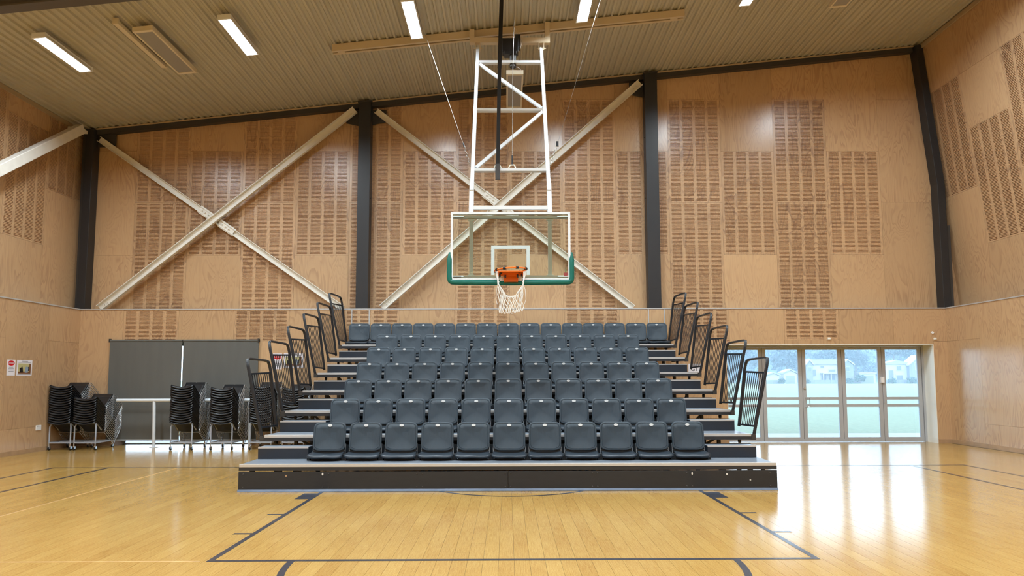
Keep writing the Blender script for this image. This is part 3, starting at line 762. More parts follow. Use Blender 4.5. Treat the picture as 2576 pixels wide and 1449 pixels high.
for x, lb_ in zip(lampX, labs): fixture(x, 10.96, 12.20, lb_)
for row, y in enumerate((6.3, 1.3, -3.7)):
    for x in lampX:
        fixture(x, y - 0.62, y + 0.62, 'lit linear ceiling lamp out of frame, %s from the left, %s row behind the first' % (ORD[lampX.index(x)], ORD[row]))

def heater(x, y0, y1, z, label, tilt, w=0.34):
    r = empty('radiant_heater', (x, (y0 + y1) / 2, z)); tag(r, label, 'heater', 'radiant panel heaters')
    L = (y1 - y0) / 2; dz = ZS * w / 2 * tilt
    P = lambda a, b, h0, h1: [(a, dz * 2 * a / w + h0), (b, dz * 2 * b / w + h0), (b, dz * 2 * b / w + h1), (a, dz * 2 * a / w + h1)]
    MB().prism(P(-w / 2, w / 2, 0.0, 0.065), 'y', -L, L).build('case', M['heater'], r)
    MB().prism(P(-w / 2 + 0.03, w / 2 - 0.03, -0.004, 0.0), 'y', -L + 0.06, L - 0.06).build('grille', M['mesh'], r)
    rim = MB()
    for a, b, c, d in ((-w / 2, -w / 2 + .03, -L, L), (w / 2 - .03, w / 2, -L, L)): rim.prism(P(a, b, -0.014, -0.0), 'y', c, d)
    rim.prism(P(-w / 2 + .03, w / 2 - .03, -0.014, 0), 'y', -L, -L + .06); rim.prism(P(-w / 2 + .03, w / 2 - .03, -0.014, 0), 'y', L - .06, L)
    rim.build('rim', M['heater'], r)
    top = zc(x) - z
    for sx in (-1, 1):
        for sy in (-0.7, 0.7): MB().cyl((sx * w * 0.35, sy * L, 0.06), (sx * w * 0.35, sy * L, top), 0.004, 6).build('hanger_wire', M['wire'], r)
    return r
heater(-6.17, 11.03, 12.66, zc(-6.17) - 0.17, 'cream radiant heater panel on the ceiling between the two left lamps', 1)
h = heater(0.10, 12.5, 14.14, 7.21, 'cream radiant heater panel hanging low behind the hoop frame', 0, 0.325)
MB().tube([(0.10, -0.72, 0.06), (0.11, -0.74, 0.12), (0.05, -0.72, 0.17), (-0.03, -0.7, 0.19), (-0.05, -0.7, 0.26)], 0.008, 6).build('cable', M['white'], h)
heater(6.36, 10.98, 12.62, zc(6.36) - 0.17, 'cream radiant heater panel whose end shows at the top right', 1)
r = empty('ceiling_batten', (-6.52, 11.66, zc(-6.52) - 0.12)); tag(r, 'slim unlit cream batten on the ceiling beside the left radiant heater', 'batten')
MB().box(-0.045, 0.045, -0.78, 0.78, 0.0, 0.055).build('body', M['heater'], r)
for s in (-1, 1): MB().box(-0.05, 0.05, *sorted((s * 0.78, s * 0.81)), -0.004, 0.10).build('end_cap', M['heater'], r)
MB().cyl((0, 0, 0.05), (0, 0, 0.12), 0.01, 6).build('bracket', M['wire'], r)

# ceiling track that carries the hoop
r = empty('ceiling_track', (0, 12.5, zc(0) - 0.1)); tag(r, 'long cream steel track across the ceiling that carries the hoop frame', 'track')
inv = Matrix.Translation(r.location).inverted()
def tp(mb, n, m='beige'):
    o = mb.build(n, M[m], r); o.matrix_parent_inverse = inv; return o
tk = MB()
for (da, db, ya, yb_) in ((0.14, 0.005, 12.43, 12.45), (0.14, 0.005, 12.57, 12.59), (0.02, 0.005, 12.45, 12.57), (0.14, 0.125, 12.45, 12.485), (0.14, 0.125, 12.535, 12.57)):
    tk.prism([(-3.36, zc(-3.36) - da), (3.34, zc(3.34) - da), (3.34, zc(3.34) - db), (-3.36, zc(-3.36) - db)], 'y', ya, yb_)
tp(tk, 'channel')
for xa in (-3.2, 3.15): tp(MB().box(xa - 0.07, xa + 0.07, 12.46, 12.56, zc(xa) - 0.14, zc(xa) - 0.10), 'end_clip')

# ------------------------------------------------------------------ basketball goal
G = empty('basketball_goal', (0, 10.1, 2.9)); tag(G, 'ceiling-hung basketball goal with glass backboard, green padding, orange rim and white net', 'basketball hoop')
inv = Matrix.Translation(G.location).inverted()
def gp_(mb, n, m, smooth=False, par=None):
    o = mb.build(n, M[m] if isinstance(m, str) else m, par or G)
    if par is None: o.matrix_parent_inverse = inv
    else: o.matrix_parent_inverse = Matrix.Translation(G.location).inverted() if False else Matrix.Identity(4)
    if smooth: autosmooth(o)
    return o
fy = lambda z: 10.13 + 0.615 * (z - 4.05)
hw = 0.595
zt = 7.62
gp_(MB().box(-0.75, 0.755, 12.27, 12.37, 7.70, 7.80), 'hanger_beam', 'beige')
gp_(MB().box(-0.75, -0.66, 12.29, 12.43, 7.79, zc(-0.7) - 0.06), 'hanger_post', 'beige')
gp_(MB().box(0.665, 0.755, 12.29, 12.43, 7.79, zc(0.7) - 0.06), 'hanger_post', 'beige')
for s in (-1, 1):
    gp_(MB().bar((s * hw, fy(4.32) + 0.0, 4.32), (s * hw, fy(zt) + 0.0, zt), 0.058, 0.05, up=(0, 1, 0)), 'frame_leg', 'whitesteel')
    gp_(MB().bar((s * hw, 10.16, 3.93), (s * (hw + 0.004), fy(4.45), 4.45), 0.068, 0.06, up=(0, 1, 0)), 'lower_leg', 'whitesteel')
    h = MB()
    for q in (-1, 1): h.box(s * hw + q * 0.045 - 0.006, s * hw + q * 0.045 + 0.006, 12.26, 12.34, 7.56, 7.71)
    h.cyl((s * hw - 0.085, 12.30, 7.60), (s * hw + 0.085, 12.30, 7.60), 0.012, 8); gp_(h, 'hinge', 'beige')
for z in (7.22, 6.02, 4.72):
    gp_(MB().bar((-hw + 0.028, fy(z), z), (hw - 0.028, fy(z), z), 0.10, 0.045, up=(0, 0, 1)), 'crossbar', 'whitesteel')
gp_(MB().box(-hw + 0.03, hw - 0.03, 10.12, 10.18, 3.99, 4.045), 'crossbar', 'whitesteel')
gp_(MB().bar((-hw + 0.05, fy(7.17), 7.17), (hw - 0.04, fy(6.06), 6.06), 0.05, 0.05, up=(0, 1, 0)), 'diagonal', 'whitesteel')
gp_(MB().bar((hw - 0.04, fy(5.98), 5.98), (-hw + 0.05, fy(4.77), 4.77), 0.05, 0.05, up=(0, 1, 0)), 'diagonal', 'whitesteel')
# rings on the third crossbar
for x in (-0.2, 0.03):
    gp_(MB().tube([(x - 0.05, fy(4.74), 4.74), (x - 0.05, fy(4.74), 4.78), (x - 0.03, fy(4.74), 4.81), (x + 0.03, fy(4.74), 4.81), (x + 0.05, fy(4.74), 4.78), (x + 0.05, fy(4.74), 4.74)], 0.01, 6), 'lug', 'cream', True)
# winch
mt = MB().box(-0.14, 0.16, 12.05, 12.25, 7.42, 7.68); mt.box(-0.10, 0.13, 12.02, 12.2, 7.36, 7.42); mt.box(0.10, 0.20, 12.06, 12.2, 7.5, 7.76)
o = gp_(mt, 'winch_motor', 'black'); bevel(o, 0.01, 2)
gp_(MB().cyl((0.06, 12.1, 7.14), (0.06, 12.1, 7.36), 0.06, 16), 'winch_drum', 'darksteel', True)
gp_(MB().tube([(0.02, 12.25, 7.98), (0.10, 12.2, 7.94), (0.2, 12.2, 7.8), (0.23, 12.2, 7.68), (0.19, 12.2, 7.52), (0.10, 12.15, 7.44)], 0.008, 6), 'cable', 'beige', True)
# backboard
bx0, bx1, bz0, bz1, by = -0.90, 0.90, 2.915, 3.945, 10.10
fr = MB(); t = 0.035
fr.box(bx0, bx1, by, by + 0.05, bz1 - t, bz1); fr.box(bx0, bx1, by, by + 0.05, bz0, bz0 + t * 0.6)
fr.box(bx0, bx0 + t, by, by + 0.05, bz0 + t * .6, bz1 - t); fr.box(bx1 - t, bx1, by, by + 0.05, bz0 + t * .6, bz1 - t)
gp_(fr, 'board_frame', 'whitesteel')
bi = MB(); bi.box(bx0 + t, bx1 - t, by + 0.03, by + 0.08, bz1 - t - 0.055, bz1 - t - 0.012); bi.box(bx0 + t, bx1 - t, by + 0.02, by + 0.07, bz0 + 0.02, bz0 + 0.065)
gp_(bi, 'inner_frame', 'cream')
gp_(MB().box(bx0 + t * .8, bx1 - t * .8, by + 0.010, by + 0.020, bz0 + 0.02, bz1 - t * .8), 'glass', 'glass')
for s in (-1, 1):
    gp_(MB().box(s * hw - 0.028, s * hw + 0.028, by + 0.055, by + 0.11, bz0 + 0.04, bz1 - 0.1), 'rear_post', 'cream')
    for z in (bz0 + 0.045, bz1 - 0.125): gp_(MB().box(s * hw - 0.05, s * hw + 0.05, by + 0.05, by + 0.06, z, z + 0.035), 'bracket', 'cream')
    for z in (bz0 + 0.04, bz1 - 0.085): gp_(MB().box(*sorted((s * (0.90 - t), s * (0.90 - t - 0.16))), by + 0.005, by + 0.012, z, z + 0.022), 'corner_clip', 'target')
tg = MB(); a, b, c, d, w = -0.293, 0.288, 2.985, 3.432, 0.05
tg.box(a, b, by + 0.005, by + 0.010, d - w, d); tg.box(a, a + w, by + 0.005, by + 0.010, c, d - w); tg.box(b - w, b, by + 0.005, by + 0.010, c, d - w)
gp_(tg, 'target_frame', 'target')
st = MB().box(0.80, 0.85, by + 0.004, by + 0.010, 2.965, 3.02)
gp_(st, 'sticker', mat('sticker_red', lin(150, 60, 62), 0.5)); gp_(MB().prism([(0.815, 3.02), (0.835, 3.02), (0.825, 3.10)], 'y', by + .004, by + .01), 'sticker', mat('sticker_green', lin(70, 120, 70), 0.5))
for k_ in range(3): gp_(MB().box(-0.86, -0.74, by + .004, by + .01, 2.945 + 0.012 * k_, 2.950 + 0.012 * k_), 'small_print', 'ink')
# padding
rp_ = 0.040
pts = [(-0.915, 3.31), (-0.915, 2.96), (-0.908, 2.905), (-0.88, 2.882), (-0.82, 2.878), (0.0, 2.868), (0.82, 2.878), (0.88, 2.882), (0.908, 2.905), (0.915, 2.96), (0.915, 3.31)]
pp = []
for i in range(len(pts) - 1):
    for k_ in range(4): pp.append((pts[i][0] + (pts[i + 1][0] - pts[i][0]) * k_ / 4, by + 0.02, pts[i][1] + (pts[i + 1][1] - pts[i][1]) * k_ / 4))
pp.append((pts[-1][0], by + 0.02, pts[-1][1]))
rr = [rp_] * len(pp); rr[0] = rr[-1] = 0.015; rr[1] = rr[-2] = rp_
pp[0] = (pp[0][0], pp[0][1], pp[0][2] + 0.02); pp[-1] = (pp[-1][0], pp[-1][1], pp[-1][2] + 0.02)
gp_(MB().tube(pp, rr, 14), 'padding', 'pad', True)
# rim and mount
rz = 2.995; rc = by - 0.385; RR = 0.232
ring = [(RR * math.cos(2 * PI * k_ / 40), rc + RR * math.sin(2 * PI * k_ / 40), rz + 0.012 * math.cos(2 * PI * k_ / 40)) for k_ in range(40)]
gp_(MB().tube(ring, 0.0115, 10, closed=True), 'rim', 'orange', True)
mtp = MB().box(-0.10, 0.11, by - 0.10, by, 2.87, 2.985); mtp.prism([(-0.20, 2.985), (0.20, 2.985), (0.20, 3.0), (-0.20, 3.0)], 'y', by - 0.31, by - 0.02)
mtp.prism([(-0.2, 3.0), (-0.19, 2.94), (0.19, 2.94), (0.2, 3.0)], 'y', by - 0.19, by - 0.175)
o = gp_(mtp, 'rim_mount', 'orange'); bevel(o, 0.004, 2)
gp_(MB().box(-0.16, 0.17, by - 0.012, by + 0.004, 2.885, 2.975), 'mount_plate', 'whitesteel')
for k_ in (3, 6, 14, 17, 23, 27, 32, 37):
    c = ring[k_]; c2 = ring[(k_ + 1) % 40]
    gp_(MB().cyl(c, c2, 0.021, 8), 'net_clip', 'black')
for xx, zz in ((-0.16, 2.95), (-0.08, 2.935), (0.10, 2.94), (0.16, 2.955)):
    gp_(MB().box(xx - 0.012, xx + 0.012, by - 0.21, by - 0.19, zz - 0.025, zz + 0.02), 'net_clip', 'black')
# net: lifted in the middle, two gathers at the sides
net = MB(); cr_ = 0.0042
def P3(u, v, back):   # u in -1..1 across, v 0..1 from dipping top cord to scalloped hem
    top = 2.60 + 0.24 * abs(u) ** 1.9; xt = 0.185 * math.copysign(abs(u) ** 0.75, u)
    xb = 0.18 * u; zb3 = 2.44 - 0.035 * (1 - u * u) + 0.02 * u
    y = rc - 0.10 + back * 0.17 * (0.4 + 0.6 * v) - 0.05 * (1 - u * u) * (1 - back)
    return (xt + (xb - xt) * v + 0.01 * math.sin(9 * u + 4 * v + back), y, top + (zb3 - top) * v)
NU, NV = 10, 4
for back in (0, 1):
    for i in range(NU):
        for j in range(NV):
            u0, u1, um = -1 + 2 * i / NU, -1 + 2 * (i + 1) / NU, -1 + 2 * (i + 0.5) / NU
            v0, v1 = j / NV, (j + 1) / NV
            if j % 2 == 0: segs = ((u0, v0, um, v1), (u1, v0, um, v1))
            else: segs = ((um, v0, u0, v1), (um, v0, u1, v1))
            for a_, b_, c_, d_ in segs:
                net.tube([P3(a_, b_, back), P3((a_ + c_) / 2, (b_ + d_) / 2, back), P3(c_, d_, back)], cr_, 5)
    # bottom loops and top cord
    for i in range(NU):
        u0, u1 = -1 + 2 * i / NU, -1 + 2 * (i + 1) / NU
        a_ = P3(u0, 1, back); b_ = P3(u1, 1, back); m_ = ((a_[0] + b_[0]) / 2, a_[1], min(a_[2], b_[2]) - 0.032)
        net.tube([a_, (a_[0] * .75 + b_[0] * .25, a_[1], a_[2] - 0.025), m_, (a_[0] * .25 + b_[0] * .75, a_[1], b_[2] - 0.025), b_], cr_, 5)
    net.tube([P3(-1 + 2 * i / 24, 0, back) for i in range(25)], 0.0055, 5)
for s, xt in ((-1, -0.222), (1, 0.222)):
    for q in range(4):
        xs = xt - s * 0.012 * q; ys = rc - 0.03 + 0.03 * q
        net.tube([(xs, ys, rz - 0.01), (s * (0.20 - 0.006 * q), ys - 0.02, 2.88), (s * 0.172, rc - 0.05, 2.80), P3(s, 0, 0) if q % 2 else P3(s, 0, 1)], cr_, 5)
    net.tube([(s * 0.165, rc - 0.06, 2.83), (s * 0.205, rc - 0.06, 2.70), (s * 0.215, rc - 0.05, 2.57), (s * 0.195, rc - 0.04, 2.50)], cr_, 5)
gp_(net, 'net', 'cord', True)

# strap, wires
s_ = MB().bar((-0.20, fy(4.72) - 0.07, 4.60), (-0.17, 10.55, 6.4), 0.058, 0.014, up=(0, 1, 0)); s_.bar((-0.17, 10.55, 6.4), (-0.125, 10.75, zc(-0.13) + 0.0), 0.065, 0.014, up=(0, 1, 0))
o = s_.build('safety_strap', M['strap']); tag(o, 'black webbing strap hanging from the ceiling to the hoop frame', 'strap')
MB().box(-0.235, -0.165, fy(4.72) - 0.09, fy(4.72) - 0.06, 4.55, 4.80).build('buckle', M['darksteel'], o)
def wire(pts, label, r=0.0045, name='steel_cable', parts=()):
    o = MB().tube(pts, r, 6).build(name, M['wire']); tag(o, label, 'cable', 'stay cables of the hoop')
    return o
def chain(a, b, n, par):
    a = Vector(a); b = Vector(b)
    for i in range(n):
        p = a.lerp(b, i / n); q = a.lerp(b, (i + 1) / n); m = MB()
        d = (q - p); u = d.orthogonal().normalized() * 0.012 if i % 2 else d.cross(d.orthogonal()).normalized() * 0.012
        m.tube([p, p + d * .2 + u, p + d * .8 + u, q, p + d * .8 - u, p + d * .2 - u], 0.004, 5, closed=True); m.build('chain_link', M['wire'], par)
e1 = (-0.63, fy(4.8), 4.80); k1 = (-0.74, 10.72, 5.16)
o = wire([k1, (-1.6, 12.35, zc(-1.6) - 0.005)], 'thin steel stay cable left of the hoop frame, ending in a short chain', 0.0022); chain(k1, e1, 7, o)
MB().cyl(k1, (-0.76, 10.76, 5.24), 0.012, 6).build('ferrule', M['black'], o)
e2 = (0.63, fy(4.8), 4.80); k2 = (0.76, 10.72, 5.2)
o = wire([k2, (1.66, 11.35, zc(1.66) - 0.005)], 'thin steel stay cable right of the hoop frame, ending in a short chain', 0.0022); chain(k2, e2, 8, o)
MB().box(0.74, 0.78, 10.70, 10.74, 5.17, 5.25).build('shackle', M['black'], o)
o = wire([(0.03, fy(4.8), 4.82), (0.045, 10.9, 6.5), (0.09, 11.4, zc(0.09) - 0.005)], 'thin steel lifting cable in the middle of the hoop frame', 0.004)
MB().cyl((0.03, fy(4.8), 4.82), (0.031, fy(4.8) + .01, 4.98), 0.012, 6).build('ferrule', M['black'], o)

# ------------------------------------------------------------------ bleacher
BX0, BX1 = -3.51, 3.43
Y0B, DY, Z0B, DZB = 8.915, 0.883, 0.345, 0.3005
B = empty('retractable_bleacher', (-0.04, Y0B, 0)); tag(B, 'dark steel retractable bleacher of seven stepped decks below the hoop', 'bleacher')
invB = Matrix.Translation(B.location).inverted()
def bp(mb, n, m, bev=0):
    o = mb.build(n, M[m], B); o.matrix_parent_inverse = invB
    if bev: bevel(o, bev, 2)
    return o
for k in range(7):
    y, z = Y0B + k * DY, Z0B + k * DZB
    yb_ = min(y + DY + 0.12, 14.97)
    bp(MB().box(BX0 + 0.01, BX1 - 0.01, y + 0.03, yb_, z - 0.03, z - 0.002), 'deck', 'deck')
    n_ = MB().box(BX0 + 0.006, BX1 - 0.006, y, y + 0.055, z - 0.002, z + 0.003); n_.box(BX0 + 0.006, BX1 - 0.006, y - 0.004, y, z - 0.034, z + 0.003)
    bp(n_, 'nosing', 'nose', 0.002)
    bp(MB().box(BX0, BX1, y - 0.002, y + 0.03, z - 0.08, z - 0.0345), 'fascia', 'fascia')
    e_ = MB()
    for xa, xb in ((BX0, BX0 + 0.03), (BX1 - 0.03, BX1)): e_.box(xa, xb, y + 0.03, yb_, z - 0.075, z - 0.031)
    bp(e_, 'side_beam', 'fascia')
    if k < 6:
        bp(MB().box(BX0 + 0.02, BX1 - 0.02, y + DY - 0.015, y + DY + 0.02, z, z + 0.166), 'rear_riser', 'darkmount')
    # understructure: legs, bottom rails on wheels, x braces
    for xx in (BX0 + 0.22, BX0 + 0.8, -0.04 - 1.2, -0.04 + 1.2, BX1 - 0.8, BX1 - 0.22):
        yy = y + DY - 0.06 if k < 6 else 14.85
        bp(MB().box(xx - 0.025 - 0.006 * k, xx + 0.025 - 0.006 * k, yy - 0.05, yy, 0.06, z - 0.03), 'leg', 'darksteel')
    for s, xx in ((1, BX0 + 0.22), (-1, BX1 - 0.22)):
        yy = y + DY - 0.085
        if z > 0.5:
            bp(MB().bar((xx, yy, 0.12), (xx + s * 0.75, yy, z - 0.1), 0.03, 0.03), 'diagonal_strut', 'darksteel')
            bp(MB().bar((xx + s * 0.75, yy, 0.12), (xx, yy, z - 0.1), 0.03, 0.03), 'diagonal_strut', 'darksteel')
    for xx in (BX0 + 0.12, BX1 - 0.12):
        w = MB().cyl((xx - 0.015, y + 0.16, z - 0.11), (xx + 0.015, y + 0.16, z - 0.11), 0.032, 12); w.box(xx - 0.02, xx + 0.02, y + 0.12, y + 0.2, z - 0.085, z - 0.07)
        bp(w, 'guide_wheel', 'darksteel')
    for xx in (BX0 + 0.22, BX1 - 0.22, -0.04 - 1.2, -0.04 + 1.2):
        bp(MB().cyl((xx - 0.02, y + 0.75, 0.05), (xx + 0.02, y + 0.75, 0.05), 0.05, 14), 'floor_wheel', 'castor') if k < 6 else None
# black sheets added under the decks so the gaps look shaded
for k in range(1, 7):
    y, z = Y0B + k * DY, Z0B + k * DZB
    bp(MB().box(BX0 + 0.62, BX1 - 0.62, y + 0.10, y + 0.11, z - DZB + 0.02, z - 0.032), 'shade_sheet', 'black')
# front kick panel
for xa, xb in ((BX0 - 0.002, -0.047), (-0.043, BX1 + 0.002)):
    bp(MB().box(xa, xb, Y0B - 0.004, Y0B + 0.012, 0.028, 0.252), 'kick_panel', 'kick', 0.002)
bp(MB().prism([(Y0B + 0.012, 0.03), (Y0B - 0.004, 0.03), (Y0B - 0.022, 0.004), (Y0B - 0.022, 0.001), (Y0B + 0.012, 0.001)], 'x', BX0 - 0.006, BX1 + 0.006), 'floor_lip', 'lip')
for xx in (-3.45, -2.43, -2.353, -1.218, -1.147, -0.081, -0.01, 1.042, 1.109, 2.26, 2.332, 3.34):
    for z in (0.222, 0.055):
        bp(MB().tube([(xx, Y0B - 0.004, z), (xx, Y0B - 0.009, z), (xx, Y0B - 0.011, z)], [0.010, 0.008, 0.003], 8), 'bolt_head', 'darksteel')
for xx in (-3.35, -3.0, -2.75, 2.0, 2.75, 3.1): bp(MB().box(xx - 0.03, xx + 0.03, Y0B + 0.02, Y0B + 0.06, 0.2, 0.27), 'spacer', 'darksteel')
for xx, z, ra, rb_ in ((-2.43, 0.222, 0.011, 0.018), (2.33, 0.215, 0.010, 0.018), (3.08, 0.13, 0.011, 0.006), (2.78, 0.205, 0.012, 0.012)):
    bp(MB().ellipse((xx, Y0B - 0.0115, z), ra, rb_, 0.006, 8), 'chip_hole_mark', 'chip')  # chips, except the last: a pale disc standing in for a see-through hole
bp(MB().ellipse((-2.90, Y0B - 0.0045, 0.20), 0.012, 0.012, 0.003, 12), 'hole_disc', 'skirt')  # brown disc standing in for an open hole

# aisle steps
for k in range(1, 7):
    for s, xa, xb in ((-1, -3.49, -2.80), (1, 2.72, 3.395)):
        if k == 6: xa, xb = (xa, -2.9) if s < 0 else (2.82, xb)
        yk, zk = Y0B + (k - 1) * DY, Z0B + (k - 1) * DZB
        y0_, y1_ = yk + 0.615, yk + DY - 0.018
        r = empty('aisle_step', ((xa + xb) / 2, y0_, zk))
        tag(r, 'dark aisle step with pale nosing, %s from the bottom in the %s aisle' % (ORD[k - 1], 'left' if s < 0 else 'right'), 'step', 'aisle steps of the bleacher')
        iv = Matrix.Translation(r.location).inverted()
        o = MB().box(xa, xb, y0_, y1_, zk, zk + 0.155).build('riser', M['riser'], r); o.matrix_parent_inverse = iv
        o = MB().box(xa, xb, y0_ - 0.003, y0_ + 0.05, zk + 0.142, zk + 0.163).build('nosing', M['nose'], r); o.matrix_parent_inverse = iv
        o = MB().box(xa + 0.005, xb - 0.005, y0_ + 0.05, y1_ - 0.005, zk + 0.155, zk + 0.160).build('tread', M['deck'], r); o.matrix_parent_inverse = iv

# guard rails
def interp(path, t):
    return path[0].lerp(path[1], t)
for k in range(1, 7):
    for s in (-1, 1):
        y, z = Y0B + k * DY, Z0B + k * DZB
        off = -0.04
        r = empty('guard_rail', (off + s * 3.53, y + 0.04, z))
        tag(r, 'dark tubular guard rail, %s from the front along the %s side of the bleacher' % (ORD[k - 1], 'left' if s < 0 else 'right'), 'guard rail', 'guard rails of the bleacher')
        iv = Matrix.Translation(r.location).inverted()
        def W(x, dy, dz): return Vector((off + s * x, y + dy, z + dz))
        fb, ft = W(3.505, 0.03, -0.06), W(3.765, 0.05, 1.08)
        rb2, rt = W(3.53, 0.70, 0.06), W(3.66, 0.70, 1.06)
        ftx = fb.lerp(ft, 0.93); rtx = rb2.lerp(rt, 0.90)
        top = [fb, fb.lerp(ft, .5), fb.lerp(ft, .92)]
        a_ = ft + Vector((0, 0.02, 0)); 
        loop = [fb, fb.lerp(ft, .45), fb.lerp(ft, .90), fb.lerp(ft, .955) + Vector((0, .008, 0)), ft + Vector((0, 0.035, 0.0)), ft + Vector((0, 0.09, 0.012)),
                ft.lerp(rt, .35) + Vector((0, 0, .012)), ft.lerp(rt, .80) + Vector((0, 0, .01)), ft.lerp(rt, .93) + Vector((0, 0, -.005)), rt + Vector((0, -0.008, -0.05)), rb2.lerp(rt, .86), rb2.lerp(rt, .4), rb2]
        # rectangular section loop: build as flattened tube
        mb = MB(); n = len(loop); ring = []
        nrm = Vector((s, 0, -0.2)).normalized()
        vs = []; 
        for i, p in enumerate(loop):
            d = (loop[min(i + 1, n - 1)] - loop[max(i - 1, 0)]).normalized()
            inn = nrm.cross(d).normalized() * 0.013
            out = nrm * 0.021
            vs += [p + inn + out, p - inn + out, p - inn - out, p + inn - out]
        fs = []
        for i in range(n - 1):
            for q in range(4): fs.append((4 * i + q, 4 * i + (q + 1) % 4, 4 * i + 4 + (q + 1) % 4, 4 * i + 4 + q))
        fs += [(3, 2, 1, 0), tuple(range(4 * n - 4, 4 * n))]
        o = MB().add(vs, fs).build('frame', M['rail'], r); autosmooth(o, 0.8); o.matrix_parent_inverse = iv; bevel(o, 0.005, 2)
        m0, m1 = fb.lerp(ft, .815), rb2.lerp(rt, .83)
        l0, l1 = fb.lerp(ft, .145), rb2.lerp(rt, .03)
        for p, q in ((m0, m1), (l0, l1)):
            o = MB().bar(p, q, 0.02, 0.026).build('cross_rail', M['rail'], r); o.matrix_parent_inverse = iv
        for i in range(1, 10):
            t = i / 10
            o = MB().bar(l0.lerp(l1, t), m0.lerp(m1, t), 0.0095, 0.0095, up=(0, 1, 0)).build('bar', M['rail'], r); o.matrix_parent_inverse = iv
        o = MB().box(*sorted((off + s * 3.47, off + s * 3.535)), y + 0.005, y + 0.06, z - 0.085, z - 0.01).build('socket', M['darksteel'], r); o.matrix_parent_inverse = iv

# ------------------------------------------------------------------ bleacher seats
def rrect(w, h, rt_, rb3, n=7):
    """rounded rectangle outline, centred, larger radius at the bottom"""
    pts = []
    for cx, cz, r, a0 in ((w / 2 - rt_, h / 2 - rt_, rt_, 0), (-w / 2 + rt_, h / 2 - rt_, rt_, PI / 2), (-w / 2 + rb3, -h / 2 + rb3 * .6, rb3, PI), (w / 2 - rb3, -h / 2 + rb3 * .6, rb3, 1.5 * PI)):
        for k_ in range(n):
            a = a0 + PI / 2 * k_ / (n - 1)
            rz_ = r if a < PI else r * 0.6
            pts.append((cx + r * math.cos(a), cz + rz_ * math.sin(a)))
    return pts
def backrest_mesh():
    w, h = 0.447, 0.385; mb = MB()
    spec = [(0, 0.022, 0.0), (0, 0.008, 0.0), (0.003, 0.002, 0), (0.010, 0.0, 0), (0.023, 0.001, 0), (0.0245, 0.005, 0), (0.027, 0.002, 0), (0.08, 0.008, 0), (0.14, 0.013, 0)]
    rings = []
    for ins, dy, _ in spec:
        o = rrect(w - 2 * ins, h - 2 * ins, max(0.072 - ins * .6, 0.02), max(0.105 - ins * .6, 0.02))
        rings.append([(x, dy + 0.03 * (x / (w / 2)) ** 2 * -0.5 - 0.18 * z * -1.0 * 1.0, z) for x, z in o])
    n = len(rings[0]); vs = [p for r_ in rings for p in r_]
    fs = []
    for i in range(len(rings) - 1):
        for k_ in range(n): fs.append((i * n + k_, (i + 1) * n + k_, (i + 1) * n + (k_ + 1) % n, i * n + (k_ + 1) % n))
    vs.append((0, 0.014, 0)); c = len(vs) - 1; b0 = (len(rings) - 1) * n
    for k_ in range(n): fs.append((b0 + k_, c, b0 + (k_ + 1) % n))
    fs.append(tuple(range(n)))
    me = mb.add(vs, fs).mesh('backrest', M['seat'], True)
    try: me.set_sharp_from_angle(angle=0.9)
    except Exception: pass
    return me
def pan_mesh():
    mb = MB(); NU_, NV_ = 14, 6; vs = []
    def top(u, v):  # v 0 front .. 1 rear
        halfw = 0.238 * (1 - 0.10 * v) * (1 - 0.05 * (1 - v) * 0)
        x = u * halfw
        yf = -0.275 + 0.055 * abs(u) ** 3
        y = yf + (0.0 - yf) * v * 0.92
        z = 0.078 + 0.022 * abs(u) ** 2.2 - 0.010 * math.cos(PI * u * 1.0) * (-1) * (1 - v) + 0.012 * v
        if v == 0: z -= 0.020
        return (x, y, z)
    for j in range(NV_ + 1):
        for i in range(NU_ + 1): vs.append(top(-1 + 2 * i / NU_, j / NV_))
    for j in range(NV_ + 1):
        for i in range(NU_ + 1):
            x, y, z = vs[j * (NU_ + 1) + i]; vs.append((x * 0.97, y + 0.01, z - 0.022))
    W_ = NU_ + 1; O = W_ * (NV_ + 1); fs = []
    for j in range(NV_):
        for i in range(NU_):
            a = j * W_ + i; fs.append((a, a + 1, a + W_ + 1, a + W_)); fs.append((O + a + W_, O + a + W_ + 1, O + a + 1, O + a))
    for i in range(NU_): fs.append((i + 1, i, O + i, O + i + 1)); a = NV_ * W_ + i; fs.append((a, a + 1, O + a + 1, O + a))
    for j in range(NV_): a = j * W_; fs.append((a, a + W_, O + a + W_, O + a)); a = j * W_ + NU_; fs.append((a + W_, a, O + a, O + a + W_))
    me = mb.add(vs, fs).mesh('seat_pan', M['seatpan'], True)
    return me
MEB = backrest_mesh(); MEP = pan_mesh()
PLT = MB().ellipse((0, -0.012, 0), 0.030, 0.017, 0.006, 20).mesh('number_plate', M['plate'])
brk = MB()
brk.bar((-0.0, 0, 0.0), (0.0, 0.03, 0.14), 0.005, 0.022, up=(0, 1, 0)); brk.box(-0.001, 0.06, -0.004, 0.004, 0.045, 0.052)
MEBR = brk.mesh('bracket', M['seatmetal'])
mnt = MB().box(-0.20, 0.20, -0.16, -0.10, 0.0, 0.05); mnt.box(-0.17, 0.17, -0.22, 0.02, 0.03, 0.052); mnt.box(-0.21, 0.21, 0.0, 0.03, 0.02, 0.12)
MEM = mnt.mesh('mount', M['darkmount'])
piv = MB().box(-0.018, 0.018, -0.10, 0.03, 0.0, 0.075).mesh('pivot_block', M['darkmount'])
